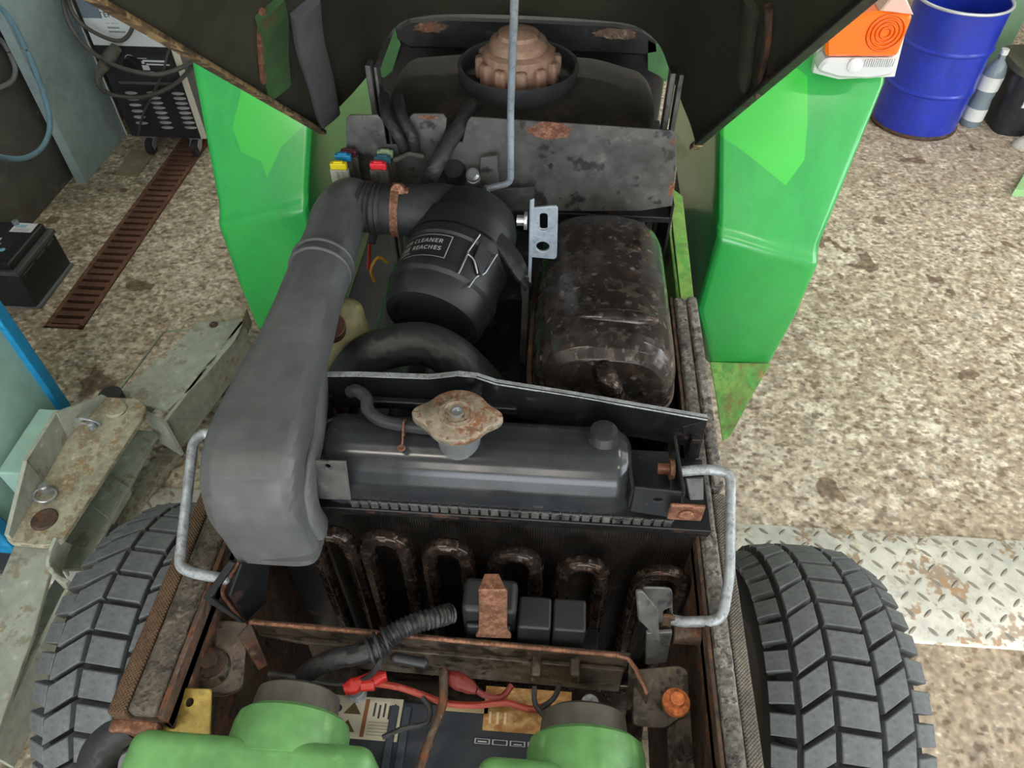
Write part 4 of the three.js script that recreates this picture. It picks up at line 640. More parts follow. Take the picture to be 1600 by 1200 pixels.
  T('wire', [hose([PY(875, 1068, 0.948), PY(866, 1090, 0.940), PY(846, 1106, 0.936)], 0.0025, { steps: 20, rad: 8 })], M.rubber);
  T('wire', [hose([PY(598, 1152, 0.931), PY(630, 1138, 0.935), PY(668, 1128, 0.935), PY(672, 1108, 0.937), PY(660, 1090, 0.939)], 0.0025, { steps: 40, rad: 8 })], M.rubber);
  T('hold_down_rod', [rod([PY(693, 1050, 0.958), PY(693, 1100, 0.944), PY(668, 1165, 0.940), PY(650, 1215, 0.935)], 0.0042, 0.01, 10)], M.rusty, 'rusty battery hold-down rod');
}
{ // head lamps seen from behind
  const mk = (cx, cz, w, label, x0, x1) => {
    const y = 0.995;
    const h = T('headlamp_housing', [bx(x0, x1, y - 0.065, y, cz + 0.018, cz + 0.17, 0.014)], M.greenLamp, label);
    T('lamp_collar', [turnTo(lathe([[0.0, -0.012], [0.045, -0.012], [0.050, -0.008], [0.0522, 0.0], [0.0535, 0.03], [0, 0.03]], 56), ZA, V(cx, y - 0.050, cz))], M.greenLamp, undefined, h);
    T('lamp_back', [turnTo(lathe([[0, -0.040], [0.031, -0.036], [0.038, -0.032], [0.040, -0.012], [0, -0.012]], 48), ZA, V(cx - 0.002, y - 0.050, cz))], M.greyPlastic, 'grey round lamp back', h);
  };
  mk(PY(432, 1130, 0.995).x, -0.202, 0, 'green headlamp housing by the yellow bracket', PY(198, 1150, 0.995).x, PY(586, 1165, 0.995).x);
  mk(PY(922, 1165, 0.995).x, -0.202, 0, 'green headlamp housing by the orange bolt', PY(745, 1192, 0.995).x, 0.195);
}
// ---- the battery standing in the tractor's nose
{
  const y = 0.890, x0 = -0.222, x1 = 0.050, z0 = -0.253, z1 = -0.086;
  const b = thing('tractor_battery', 'grey starter battery with warning labels, in the nose of the tractor', 'battery');
  mesh('case', [bx(x0, x1, 0.70, y - 0.012, z0, z1, 0.006)], M.casing, b);
  mesh('lid', [bx(x0 - 0.003, x1 + 0.003, y - 0.014, y, z0 - 0.003, z1 + 0.003, 0.004)], flat(0x2d333c, 0.55), b);
  for (const u of [612, 632]) { const p = PY(u, 1140, y); mesh('lid_ridge', [bx(p.x - 0.004, p.x + 0.004, y, y + 0.004, z0 + 0.004, z1, 0.0015)], flat(0x39414c, 0.5), b); }
  const sticker = (a, c, w, h, draw, label) => { const g = keep(new THREE.PlaneGeometry(c.x - a.x, c.z - a.z).rotateX(-Math.PI / 2).translate((a.x + c.x) / 2, y + 0.0008, (a.z + c.z) / 2)); mesh('sticker', g, printed(w, h, draw), b, label); };
  sticker(PY(516, 1085, y), PY(620, 1160, y), 256, 190, (x, w, h) => {
    x.fillStyle = '#c9c2ae'; x.fillRect(0, 0, w, h); x.fillStyle = '#5a4a30'; for (const [X, Y] of [[90, 60], [80, 140]]) { x.beginPath(); x.moveTo(X, Y - 32); x.lineTo(X + 30, Y + 22); x.lineTo(X - 30, Y + 22); x.fill(); }
    x.fillStyle = '#2c3140'; for (const [X, Y] of [[32, 60], [24, 130]]) { x.beginPath(); x.arc(X, Y, 20, 0, 7); x.fill(); x.fillStyle = '#8f8a7c'; x.beginPath(); x.arc(X, Y, 12, 0, 7); x.fill(); x.fillStyle = '#2c3140'; x.fillRect(X - 8, Y - 2, 16, 4); }
    x.fillStyle = '#3a3b3c'; for (let i = 0; i < 5; i++) x.fillRect(160 + i * 17, 24 + (i % 2) * 8, 7, 62); x.fillStyle = '#8a8474'; for (let i = 0; i < 5; i++) x.fillRect(150, 110 + i * 14, 80, 3);
    x.fillStyle = '#8a5a34'; x.fillRect(128, 10, 14, 170);
  }, 'white label with warning signs');
  sticker(PY(760, 1072, y), PY(892, 1152, y), 256, 190, (x, w, h) => {
    x.fillStyle = '#b98f55'; x.fillRect(0, 0, w, h);
    for (let i = 0; i < 260; i++) { x.fillStyle = ['rgba(120,70,30,0.25)', 'rgba(215,190,140,0.25)', 'rgba(150,95,45,0.25)'][i % 3]; x.beginPath(); x.arc(lat(i, 2, 77) * w, lat(i, 3, 77) * h, 3 + lat(i, 4, 77) * 16, 0, 7); x.fill(); }
    x.fillStyle = 'rgba(225,210,180,0.8)'; for (let i = 0; i < 3; i++) x.fillRect(16 + i * 22, 110, 7, 50);
  }, 'brown stained label');
  sticker(PY(696, 1100, y), PY(762, 1116, y), 64, 16, (x, w, h) => { x.fillStyle = '#b5a27c'; x.fillRect(0, 0, w, h); }, 'stained pale strip');
  sticker(PY(740, 1152, y), PY(880, 1174, y), 280, 48, (x, w, h) => {
    x.fillStyle = '#232a38'; x.fillRect(0, 0, w, h); x.strokeStyle = '#b9bcc2'; x.lineWidth = 4; for (let i = 0; i < 5; i++) x.strokeRect(6 + i * 55, 8, 44, 32);
    x.fillStyle = '#d6d3c4'; x.beginPath(); x.moveTo(194, 12); x.lineTo(206, 36); x.lineTo(182, 36); x.fill(); x.fillRect(14, 22, 28, 8); x.fillRect(126, 26, 26, 6); x.fillRect(238, 14, 16, 4); x.fillRect(238, 24, 16, 4);
  }, 'row of small white pictograms');
  const p = PY(920, 1108, y); mesh('terminal', [turnTo(cyl(0.009, 0.018), UP, p)], M.zincRod, b);
  const q = PY(560, 1085, y); mesh('terminal', [turnTo(cyl(0.009, 0.014), UP, q)], M.zincRod, b);
  T('battery_tray', [bx(x0 - 0.02, x1 + 0.02, 0.66, 0.70, z0 - 0.02, z1 + 0.02, 0.004)], M.oily);
}
// ================================================================ the workshop around it
{ // drain grating
  const d = thing('drain_grating', 'long rusty slotted drain grating set in the floor', 'grating');
  const x0 = -1.652, x1 = -1.523, z0 = -4.58, z1 = -1.645;
  mesh('grating_frame', [bx(x0, x0 + 0.016, -0.03, 0.004, z0, z1, 0.002), bx(x1 - 0.016, x1, -0.03, 0.004, z0, z1, 0.002), bx(x0, x1, -0.03, 0.004, z1 - 0.012, z1, 0.002)], M.drain, d);
  const g = boxUV(bx(x0 + 0.014, x1 - 0.014, -0.016, 0.003, -0.0115, 0.0115, 0.002));
  for (let k = 0; k < 76; k++) { const s = mesh('slat', g, M.drain, d); s.position.z = z1 - 0.03 - k * 0.0375; if (rnd() < 0.12) s.position.y = -0.003; }
}
{ // checker plate strip
  const t = thing('checker_plate', 'worn white checker plate strip across the floor beside the tractor tyre', 'floor plate');
  const z0 = -1.058, z1 = -0.765, h = 0.022, pts = [[z1, 0.001], [z1 - 0.004, 0.006], [z1 - 0.05, h * 0.8], [z1 - 0.08, h], [z0 + 0.08, h], [z0 + 0.05, h * 0.8], [z0 + 0.004, 0.006], [z0, 0.001]];
  const s = new THREE.Shape(pts.map(([z, y]) => new THREE.Vector2(-z, y)));
  mesh('plate', [toCreasedNormals(new THREE.ExtrudeGeometry(s, { depth: 4.1, bevelEnabled: false }).rotateY(Math.PI / 2).translate(-1.2, 0, 0), 0.5)], M.treadPlate, t);
  const top = (z) => { const k = [...pts].reverse(); for (let i = 0; i < k.length - 1; i++) if (z >= k[i][0] && z <= k[i + 1][0]) return k[i][1] + (k[i + 1][1] - k[i][1]) * (z - k[i][0]) / (k[i + 1][0] - k[i][0]); return 0; };
  const loz = boxUV(new THREE.SphereGeometry(1, 10, 6).scale(0.0165, 0.0026, 0.0042)), rest = [];
  let n = 0;
  for (let i = 0; i < 92; i++) for (let j = 0; j < 7; j++) {
    const x = -1.15 + i * 0.043, z = z0 + 0.028 + j * 0.0395, a = (i + j) % 2 ? 0.78 : -0.78;
    if (x > 0.52 && x < 1.6 && n < 285) { const m = mesh('raised_lozenge', loz, M.treadWorn, t); m.position.set(x, top(z), z); m.rotation.y = a; n++; } else rest.push(loz.clone().rotateY(a).translate(x, top(z), z));
  }
  const o = mesh('raised_lozenges', rest, M.treadWorn, t); o.userData.kind = 'stuff';
}
{ // lift post
  const p = thing('lift_post', 'mint green steel lift post with blue edges', 'lift post');
  mesh('mint_face', [bx(-1.56, -1.30, 0.02, 3.4, -1.19, -0.85, 0.006)], M.mint, p);
  for (const [a, b] of [[-1.215, -1.178], [-0.862, -0.825]]) mesh('blue_edge', [bx(-1.56, -1.285, 0.02, 3.4, a, b, 0.006)], M.blue, p, 'bright blue edge');
  mesh('base_plate', [bx(-1.62, -1.20, 0.0, 0.02, -1.26, -0.78, 0.003)], flat(0x3c3d3b, 0.7), p);
}
{ // lift carriage: pivot plate and gusset
  const y = 0.255, c = thing('lift_carriage', 'grey steel carriage plate with pivot pins in front of the lift post', 'lift carriage');
  const P = (u, v, yy = y) => PY(u, v, yy);
  const outline = rounded([P(163, 620), P(215, 622), P(228, 634), P(224, 650), P(95, 846), P(70, 853), P(14, 848), P(8, 838), P(62, 753), P(100, 684)], 0.012);
  mesh('pivot_plate', [plate(outline, 0.014, { up: UP, bevel: 0.002 })], M.liftDirty, c, 'dirty pale pivot plate');
  const lo = rounded([P(165, 622), P(222, 628), P(95, 846), P(14, 848), P(62, 753)], 0.012).map((p) => p.clone().add(V(0, -0.12, 0)));
  mesh('lower_plate', [plate(lo, 0.012, { up: UP, bevel: 0.002 })], M.lift, c);
  // upright gusset along the far side of the plate
  const f = [P(164, 620), P(100, 684), P(62, 753), P(10, 842)], tp = [PY(158, 616, 0.27), PY(84, 644, 0.33), PY(34, 720, 0.335), PY(6, 836, 0.27)];
  for (let i = 0; i < 3; i++) mesh('gusset', [plate([f[i], f[i + 1], tp[i + 1], tp[i]], 0.010, { bevel: 0.001 })], M.lift, c);
  mesh('carriage_arm', [bx(-1.282, -1.20, 0.10, 0.235, -1.12, -0.92, 0.006)], M.mint, c);
  const pin = (u, v, r, h, m) => turnTo(lathe([[0, 0], [r, 0], [r, h - 0.003], [r - 0.003, h], [0, h]], 28), UP, P(u, v));
  mesh('pivot_pin', [pin(182, 641, 0.026, 0.008)], M.liftDirty, c);
  mesh('pivot_pin', [pin(70, 812, 0.028, 0.006)], M.rusty, c, 'brown rusted pin head');
  mesh('pull_pin', [pin(76, 770, 0.011, 0.03), turnTo(new THREE.TorusGeometry(0.022, 0.003, 8, 28), V(0.3, 0.2, 1), P(74, 778).add(V(0, 0.012, 0)))], M.steel, c, 'bright pull pin with a ring');
  mesh('pull_pin', [turnTo(new THREE.TorusGeometry(0.018, 0.003, 8, 24).scale(1.5, 1, 1), V(0.2, 1, 0.3), P(140, 664).add(V(0, 0.012, 0))), pin(146, 668, 0.010, 0.02)], M.zincRod, c, 'pull ring');
  for (const [u, v] of [[195, 655], [80, 815]]) mesh('pivot_tube', [turnTo(cyl(0.03, 0.10), UP, P(u, v, 0.14))], M.casing, c);
}
{ // far lift arm
  const y = 0.20, a = thing('lift_boom', 'grey lift boom reaching from the carriage toward the tractor fender', 'lift boom', 'lift booms');
  const P = (u, v, yy = y) => PY(u, v, yy);
  mesh('top_plate', [plate([P(314, 503), P(381, 502), P(368, 530), P(318, 590), P(262, 640), P(229, 634), P(190, 625), P(184, 616)], 0.010, { up: UP, bevel: 0.001 })], M.lift, a);
  mesh('side_wall', [plate([P(381, 503), P(258, 660), P(258, 660).setY(0.08), P(381, 503).setY(0.08)], 0.010, { bevel: 0.001 })], M.lift, a);
  mesh('side_wall', [plate([P(314, 504, 0.19), P(190, 628, 0.19), P(190, 628, 0.19).setY(0.08), P(314, 504, 0.19).setY(0.08)], 0.010, { bevel: 0.001 })], M.lift, a);
  mesh('end_plate', [plate([P(228, 640), P(262, 660), P(262, 660).setY(0.07), P(228, 640).setY(0.07)], 0.010)], M.lift, a);
  mesh('inner_tube', [plate([P(312, 506, 0.185), P(378, 503, 0.185), P(386, 482, 0.185), P(345, 480, 0.185)], 0.06, { up: UP })], M.liftDirty, a);
  mesh('bolt', [turnTo(cyl(0.012, 0.004), UP, P(334, 508))], M.rusty, a);
  mesh('wire_hook', [rod([P(183, 614, 0.21), PY(256, 518, 0.06), PY(304, 516, 0.06)], 0.0035, 0.01, 8)], M.lift, a, 'thin pale wire rod');
}
{ // near lift arm
  const a = thing('lift_boom', 'pale grey open channel lift boom lying beside the tractor tyre', 'lift boom', 'lift booms');
  const P = (u, v, y) => PY(u, v, y);
  mesh('top_bar', [plate([P(22, 852, 0.235), P(90, 852, 0.235), P(52, 990, 0.235), P(-10, 1160, 0.235), P(-110, 1160, 0.235)], 0.012, { up: UP, bevel: 0.0015 })], M.lift, a);
  mesh('channel_floor', [plate([P(95, 890, 0.15), P(108, 915, 0.15), P(-20, 1220, 0.15), P(-110, 1220, 0.15)], 0.010, { up: UP })], M.lift, a);
  mesh('outer_wall', [plate([P(110, 916, 0.20), P(-20, 1175, 0.20), P(-20, 1175, 0.20).setY(0.10), P(110, 916, 0.20).setY(0.10)], 0.010, { bevel: 0.001 })], M.lift, a);
  mesh('hooked_lip', [sweep([[98, 846, 0.235], [88, 872, 0.225], [86, 890, 0.215], [96, 908, 0.205], [112, 918, 0.20]].map(([u, v, y]) => ({ p: P(u, v, y), w: 0.006, h: 0.03, n: 4 })), { steps: 24, rad: 16 })], M.lift, a);
  mesh('lift_pad', [turnTo(cyl(0.05, 0.05), UP, PY(150, 830, 0.08))], M.casing, a);
  mesh('gear_plate', [plate([PY(150, 730, 0.14), PY(200, 760, 0.14), PY(170, 810, 0.14), PY(130, 780, 0.14)], 0.03, { up: UP })], M.lift, a);
}
{ // lift base channel seen under the carriage
  const a = thing('floor_rail', 'dirty flat steel rail on the floor under the lift carriage', 'floor rail');
  mesh('bar', [plate([PY(268, 690, 0.03), PY(282, 700, 0.03), PY(212, 805, 0.03), PY(150, 900, 0.03), PY(120, 880, 0.03)], 0.028, { up: UP })], M.liftDirty, a);
}
{ // old battery on the floor
  const a = PY(120, 416, 0), b = PY(55, 481, 0), xr = (a.x + b.x) / 2, z0 = a.z - 0.005, z1 = b.z + 0.005, xl = xr - 0.262, h = 0.185;
  const t = thing('car_battery', 'black car battery standing on the floor by the drain grating', 'battery');
  mesh('case', [bx(xl, xr, 0.0, h - 0.045, z0, z1, 0.008)], M.casing, t);
  mesh('base_ledge', [bx(xl - 0.006, xr + 0.008, 0, 0.014, z0, z1, 0.003)], flat(0x6d7076, 0.4), t);
  mesh('lid_step', [bx(xl - 0.004, xr + 0.005, h - 0.045, h - 0.028, z0 - 0.004, z1 + 0.004, 0.004)], M.plastic, t);
  mesh('lid', [bx(xl + 0.008, xr - 0.014, h - 0.03, h, z0 + 0.008, z1 - 0.008, 0.006)], M.casing, t);
  const x1 = xr - 0.02, w = 0.16;
  mesh('sticker', keep(new THREE.PlaneGeometry(0.075, 0.05).rotateX(-Math.PI / 2).translate(x1 - 0.045, h + 0.0008, z0 + 0.04)), printed(128, 86, (x, q, r) => { x.fillStyle = '#e4e8ea'; x.fillRect(0, 0, q, r); x.fillStyle = '#9cc3cf'; x.fillRect(14, 14, 60, 30); x.fillStyle = '#8a9196'; for (let i = 0; i < 4; i++) x.fillRect(14, 52 + i * 8, 96, 3); }), t, 'white label');
  mesh('sticker', keep(new THREE.PlaneGeometry(0.10, 0.10).rotateX(-Math.PI / 2).translate(x1 - 0.08, h + 0.0008, z0 + 0.125)), printed(128, 128, (x, q, r) => { x.fillStyle = '#26282b'; x.fillRect(0, 0, q, r); x.fillStyle = '#d8dcdf'; x.font = 'bold 30px sans-serif'; x.save(); x.translate(30, 118); x.rotate(-Math.PI / 2); x.fillText('12V 60', 0, 0); x.fillRect(0, 18, 88, 8); x.fillRect(0, 34, 52, 8); x.restore(); x.fillStyle = '#7cb6cc'; x.beginPath(); x.arc(100, 110, 12, 0, 7); x.fill(); }), t, 'white print');
  mesh('terminal', [turnTo(cyl(0.010, 0.018), UP, V(xr - 0.10, h - 0.004, z0 + 0.022))], M.zincRod, t);
  mesh('side_rib', [bx(xr, xr + 0.003, h - 0.058, h - 0.052, z0 + 0.02, z0 + 0.06, 0.001), bx(xr, xr + 0.003, h - 0.058, h - 0.052, z0 + 0.08, z0 + 0.13, 0.001), bx(xr, xr + 0.003, h - 0.058, h - 0.052, z0 + 0.15, z1 - 0.02, 0.001)], M.plastic, t);
}
{ // sheet metal panel against the wall
  const a = PY(131, 287, 0), b = PY(203, 214, 0), p = thing('sheet_panel', 'pale blue grey sheet metal panel standing against the dark wall', 'panel');
  mesh('sheet', [bx(-1.945, -1.905, 0, 2.2, b.z - 0.02, a.z, 0.002)], M.panel, p);
  mesh('folded_edge', [bx(-1.905, -1.901, 0, 2.2, b.z - 0.02, b.z - 0.012, 0.001)], M.white, p);
}
{ // hoses on the wall
  const t = mesh('air_hose', [hose([[-30, -10], [10, 22], [40, 75], [62, 128], [76, 175], [77, 205], [66, 230], [42, 246], [10, 247], [-30, 235]].map(([u, v]) => PX(u, v, -1.885)), 0.0095, { steps: 80, rad: 12 })], matter({ c: 0x6f93a4, vary: 0.1, rough: 0.45, s: 51, S: 0.3, n: 128 }));
  tag(t, 'long blue grey air hose hanging in a loop before the panel', 'hose');
  const u = mesh('air_hose', [hose([[-20, 52], [4, 66], [18, 90], [24, 108], [20, 124], [2, 136], [-20, 140]].map(([u, v]) => PX(u, v, -1.955)), 0.0085, { steps: 50, rad: 12 })], matter({ c: 0x777a7a, vary: 0.1, rough: 0.5, s: 52, S: 0.3, n: 128 }));
  tag(u, 'short grey hose curling against the dark wall', 'hose');
}
{ // welding machine on castors
  const z = -2.72, P = (u, v) => PZ(u, v, z), l = P(206, 214), r = P(322, 216), y0 = (l.y + r.y) / 2, x0 = l.x, x1 = r.x, D = 0.55, yd = P(200, 72).y, top = 0.80;
  const w = thing('welding_machine', 'black and white welding machine on castors beside the pale panel', 'welder');
  mesh('cabinet', [bx(x0 + 0.006, x1 - 0.004, y0, top, z - D, z - 0.004, 0.006)], flat(0x55585a, 0.5), w);
  mesh('lower_panel', [bx(x0, x1 - 0.022, y0, yd, z - 0.006, z, 0.003)], M.casing, w, 'black louvred front panel');
  mesh('corner_post', [bx(x1 - 0.022, x1, y0, top, z - 0.012, z + 0.001, 0.002)], flat(0xcfcbbb, 0.6), w);
  const PW = P(230, 40);
  mesh('upper_panel', keep(new THREE.PlaneGeometry(x1 - x0 - 0.024, top - yd).translate((x0 + x1 - 0.024) / 2, (yd + top) / 2, z - 0.0005)), printed(512, 600, (x, q, h) => {
    x.fillStyle = '#d3dadb'; x.fillRect(0, 0, q, h); x.fillStyle = '#6f7c85'; x.fillRect(0, 0, 130, 430);
    x.fillStyle = '#eef1f0'; x.fillRect(120, 240, 330, 110); x.fillStyle = '#40464a'; x.beginPath(); x.arc(170, 305, 16, 0, 7); x.fill(); x.fillStyle = '#eef1f0'; x.beginPath(); x.arc(170, 305, 8, 0, 7); x.fill(); x.fillStyle = '#40464a'; x.font = 'bold 44px sans-serif'; x.fillText('C', 230, 320);
    x.fillStyle = '#4d5357'; x.font = 'bold 46px sans-serif'; x.fillText('ГЕРКОНИК  Т', 120, 422); x.font = '26px sans-serif'; x.fillText('— ——', 140, 466); x.fillStyle = '#8c979c'; x.fillRect(140, 480, 80, 12); x.fillRect(140, 505, 110, 12);
    x.strokeStyle = '#f7f9f8'; x.lineWidth = 14; x.beginPath(); x.arc(400, 470, 60, 0, 7); x.stroke();
  }), w, 'white control panel with lettering');
  const kn = P(238, 34); mesh('knob', [turnTo(cyl(0.028, 0.02, 28, 0.003), ZA, kn)], M.casing, w);
  // print and sockets on the black panel
  const pa = P(172, 84), pb = P(278, 122);
  mesh('print', keep(new THREE.PlaneGeometry(pb.x - pa.x, pa.y - pb.y).translate((pa.x + pb.x) / 2, (pa.y + pb.y) / 2, z + 0.0006)), printed(256, 100, (x, q, h) => { x.fillStyle = '#2a2c2f'; x.fillRect(0, 0, q, h); x.fillStyle = '#d5d8da'; x.fillRect(130, 22, 100, 9); x.fillRect(140, 38, 100, 7); x.fillRect(110, 14, 40, 3); x.fillRect(122, 28, 12, 12); x.fillRect(118, 46, 30, 22); x.fillRect(126, 74, 34, 6); x.fillRect(20, 50, 10, 8); x.fillRect(36, 52, 16, 5); x.fillRect(34, 64, 6, 6); x.strokeStyle = '#d5d8da'; x.lineWidth = 4; x.beginPath(); x.arc(78, 22, 20, 3.4, 5.9); x.stroke(); }), w, 'white print');
  mesh('socket', [turnTo(cyl(0.028, 0.03, 28, 0.003), ZA, P(208, 98))], M.dark, w);
  mesh('bar', [bx(P(185, 126).x, P(272, 126).x, P(185, 128).y - 0.006, P(185, 128).y + 0.006, z, z + 0.006, 0.003)], M.plastic, w);
  const lg = new THREE.SphereGeometry(1, 14, 8).scale(0.0265, 0.0065, 0.010);
  const lou = boxUV(lg), lm = flat(0xa7a3a6, 0.45, 0.2);
  const grid = [[205, 145, 222, 192, 6], [239, 145, 262, 199, 8], [278, 146, 298, 199, 8]];
  for (const [u0, v0, u1, v1, n] of grid) for (let k = 0; k < n; k++) { const t = k / (n - 1), p = P(u0 + (u1 - u0) * t, v0 + (v1 - v0) * t), m = mesh('louvre', lou, lm, w); m.position.set(p.x, p.y, z); }
  for (const [x, zz] of [[x0 + 0.075, z + 0.012], [x1 - 0.05, z + 0.012], [x0 + 0.05, z - D + 0.08], [x1 - 0.05, z - D + 0.08]]) {
    const r = 0.034, cs = mesh('castor', [turnTo(cyl(r, 0.024, 28, 0.004), XA, V(x - 0.012, r + 0.005, zz))], M.casing, w);
    for (const s of [-1, 1]) mesh('castor_fork', [plate([V(x + s * 0.017, y0, zz - 0.06), V(x + s * 0.017, y0, zz - 0.02), V(x + s * 0.017, r + 0.02, zz + 0.014), V(x + s * 0.017, r - 0.006, zz + 0.008), V(x + s * 0.017, r - 0.004, zz - 0.014)], 0.004)], M.steel, cs);
    mesh('castor_plate', [bx(x - 0.026, x + 0.026, y0 - 0.006, y0, zz - 0.09, zz - 0.012, 0.001)], M.steel, cs);
  }
  // cables
  const cm = matter({ c: 0x4a4743, vary: 0.1, rough: 0.5, s: 53, S: 0.3, n: 128 });
  const cab = (pts, r, label) => tag(mesh('welding_cable', [hose(pts.map(([u, v, d]) => PZ(u, v, z + d)), r, { steps: 70, rad: 10 })], cm), label, 'cable');
  cab([[98, -30, 0.05], [100, 10, 0.06], [112, 44, 0.08], [140, 78, 0.10], [175, 100, 0.12], [215, 113, 0.12], [250, 116, 0.10], [285, 105, 0.07], [330, 80, 0.04]], 0.0085, 'dark cable drooping in a wide bow across the print on the welder');
  cab([[104, -30, 0.03], [108, 5, 0.04], [122, 32, 0.05], [150, 52, 0.06], [185, 64, 0.06], [200, 56, 0.05], [212, 26, 0.04], [216, 0, 0.03], [216, -30, 0.03]], 0.0075, 'dark cable looped over the white welder panel');
  cab([[155, 134, 0.13], [162, 142, 0.12], [180, 149, 0.10], [215, 152, 0.09], [245, 146, 0.08], [275, 130, 0.06], [300, 106, 0.05], [330, 75, 0.04]], 0.008, 'dark cable running low across the louvres from the plug');
  cab([[270, 62, 0.02], [262, 84, 0.03], [255, 110, 0.04], [240, 145, 0.05], [226, 172, 0.05], [218, 200, 0.04], [216, 212, 0.03]], 0.0045, 'thin cable hanging straight down over the louvres');
  const pl = thing('cable_plug', 'thick dark rubber cable plug in front of the welder corner', 'plug');
  mesh('plug_body', [sweep([[182, 74, 0.09, 0.020], [172, 88, 0.10, 0.024], [163, 102, 0.11, 0.021], [156, 112, 0.12, 0.016], [153, 125, 0.13, 0.012], [155, 135, 0.13, 0.010]].map(([u, v, d, r]) => ({ p: PZ(u, v, z + d), w: r, h: r, n: 2 })), { steps: 40, rad: 18 })], M.greyPlastic, pl);
  mesh('plug_ring', [turnTo(new THREE.TorusGeometry(0.023, 0.004, 8, 28).rotateX(Math.PI / 2), PZ(163, 102, z + 0.11).sub(PZ(182, 74, z + 0.09)), PZ(167, 96, z + 0.105))], M.plasticDark, pl);
}
{ // concrete patch by the castor
  const t = mesh('cover_plate', [plate([PY(180, 272, 0.006), PY(214, 275, 0.006), PY(242, 238, 0.006), PY(205, 232, 0.006)], 0.006, { up: UP })], matter({ c: 0x8a8168, vary: 0.1, rough: 0.8, s: 54, S: 0.4, n: 128 }));
  tag(t, 'dull olive square cover plate on the floor by the castor', 'cover plate');
}
{ // blue barrel
  const c = V(1.575, 0, -3.24), R = 0.182, H = 0.53;
  const b = thing('barrel', 'blue steel barrel with two ribs and an open top', 'barrel');
  b.position.copy(c);
  mesh('drum', [lathe([[R - 0.006, 0.012], [R - 0.003, 0.018], [R - 0.003, H * 0.34], [R + 0.003, H * 0.352], [R + 0.003, H * 0.362], [R - 0.003, H * 0.375], [R - 0.003, H * 0.665], [R + 0.003, H * 0.677], [R + 0.003, H * 0.687], [R - 0.003, H * 0.70], [R - 0.003, H - 0.012], [R - 0.008, H - 0.012], [R - 0.008, 0.02], [0, 0.02]], 72, 0.4)], M.barrel, b);
  mesh('top_rim', [new THREE.TorusGeometry(R - 0.002, 0.006, 10, 72).rotateX(Math.PI / 2).translate(0, H - 0.008, 0)], flat(0xc9cdd2, 0.35, 0.4), b, 'pale metal rim');
  mesh('bottom_rim', [lathe([[R - 0.012, 0], [R + 0.002, 0], [R + 0.003, 0.010], [R - 0.004, 0.016]], 72)], M.rusty, b, 'rusty foot rim');
  mesh('contents', [lathe([[R - 0.010, H - 0.26], [0.08, H - 0.24], [0, H - 0.25]], 40)], matter({ c: 0x54473b, vary: 0.4, rough: 0.9, s: 55, S: 0.2, n: 128, bump: 0.004 }), b, 'brown rubbish inside');
}
{ // bottle beside the barrel
  const p = PY(1512, 200, 0), t = thing('plastic_bottle', 'clear plastic bottle with white labels behind the blue barrel', 'bottle');
  t.position.set(p.x + 0.02, 0, p.z - 0.04);
  mesh('body', [lathe([[0, 0], [0.040, 0], [0.044, 0.006], [0.044, 0.10], [0.040, 0.125], [0.044, 0.15], [0.044, 0.24], [0.034, 0.27], [0.016, 0.29], [0.014, 0.31], [0, 0.31]], 32)], new THREE.MeshPhysicalMaterial({ color: 0x9aa9b2, roughness: 0.15, transmission: 0.4, thickness: 0.02, ior: 1.4 }), t);
  for (const [a, b] of [[0.03, 0.085], [0.165, 0.225]]) mesh('label_wrap', [lathe([[0.0448, a], [0.0452, a], [0.0452, b], [0.0448, b]], 32)], M.white, t, 'white label');
  mesh('cap', [cyl(0.016, 0.022).translate(0, 0.31, 0)], M.white, t);
}
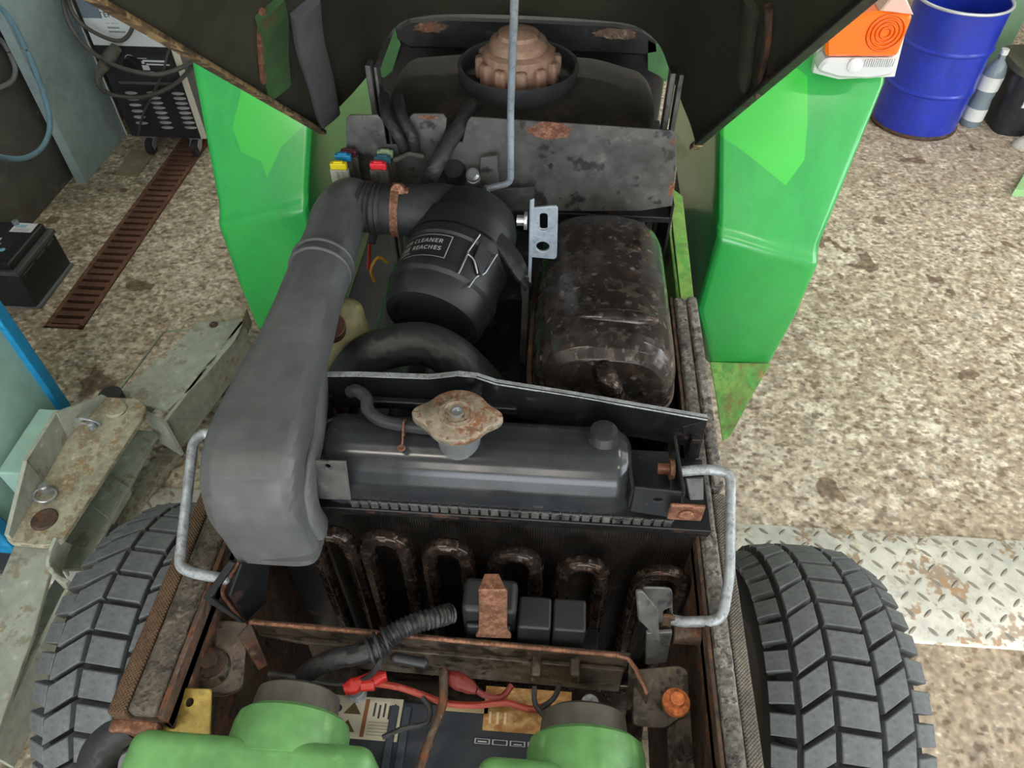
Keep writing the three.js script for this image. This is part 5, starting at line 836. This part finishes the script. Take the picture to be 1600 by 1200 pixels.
{ // black bin with a label, bag on top, white shoe-shaped tray edge
  const f = PY(1560, 218, 0), t = thing('plastic_bin', 'black plastic bin with a pale label beside the bottle', 'bin');
  const x0 = f.x - 0.03, z = f.z;
  const g = sweep([{ p: V(x0 + 0.19, 0.0, z - 0.14), w: 0.16, h: 0.11, n: 5 }, { p: V(x0 + 0.19, 0.28, z - 0.14), w: 0.19, h: 0.135, n: 5 }], { steps: 6, rad: 40, linear: true, up: V(0, 0, -1) });
  mesh('body', [g], M.casing, t); 
  mesh('rim', [sweep([{ p: V(x0 + 0.19, 0.265, z - 0.14), w: 0.198, h: 0.142, n: 5 }, { p: V(x0 + 0.19, 0.292, z - 0.14), w: 0.198, h: 0.142, n: 5 }], { steps: 3, rad: 40, linear: true, up: V(0, 0, -1) })], flat(0x5b5a45, 0.6), t, 'olive rim');
  const lp = PZ(1562, 163, z + 0.0); 
  mesh('sticker', [bx(x0 + 0.06, x0 + 0.14, 0.14, 0.22, z - 0.016, z - 0.008, 0.001)], printed(64, 64, (x) => { x.fillStyle = '#c6cacb'; x.fillRect(0, 0, 64, 64); x.fillStyle = '#7d8589'; x.fillRect(8, 14, 48, 22); x.fillRect(8, 44, 30, 4); }), t, 'pale printed label');
  const bag = mesh('rubbish_bag', [sweep([{ p: V(x0 + 0.04, 0.36, z - 0.14), w: 0.03, h: 0.03, n: 2 }, { p: V(x0 + 0.08, 0.37, z - 0.14), w: 0.09, h: 0.075, n: 2.2 }, { p: V(x0 + 0.20, 0.40, z - 0.14), w: 0.12, h: 0.108, n: 2.2 }, { p: V(x0 + 0.32, 0.37, z - 0.14), w: 0.10, h: 0.075, n: 2.2 }, { p: V(x0 + 0.37, 0.36, z - 0.14), w: 0.03, h: 0.03, n: 2 }], { steps: 40, rad: 32, f: (t) => 1 + 0.05 * Math.sin(t * 37) })], M.rubber);
  tag(bag, 'crumpled black bag lying on the bin', 'bag');
  const s = PY(1590, 232, 0), sh = mesh('white_tray', [new THREE.SphereGeometry(1, 32, 12, 0, Math.PI * 2, 0, Math.PI / 2).scale(0.10, 0.05, 0.055).translate(s.x + 0.08, 0.0, s.z - 0.02)], matter({ c: 0xc9c5bb, vary: 0.1, rough: 0.6, s: 56, S: 0.2, n: 128 }));
  tag(sh, 'dirty white rounded lump on the floor in front of the bin', 'lump');
}
{ // green upright and foot on the right
  const p = PZ(1572, 60, -3.62), t = thing('green_upright', 'pale green steel upright behind the blue barrel', 'post');
  mesh('column', [bx(p.x - 0.05, p.x + 0.03, 0, 1.6, -3.68, -3.60, 0.004)], flat(0x86a985, 0.6), t);
  mesh('foot', [bx(p.x - 0.12, p.x + 0.1, 0, 0.012, -3.76, -3.54, 0.003)], flat(0x86a985, 0.6), t);
  const q = PY(1592, 296, 0), u = mesh('metal_wedge', [plate([PY(1586, 296, 0.03), PY(1640, 300, 0.03), PY(1640, 262, 0.03), PY(1606, 262, 0.03)], 0.03, { up: UP })], flat(0x9ecb8e, 0.6));
  tag(u, 'pale green metal wedge lying on the floor', 'wedge');
}

renderer.render(scene, camera);
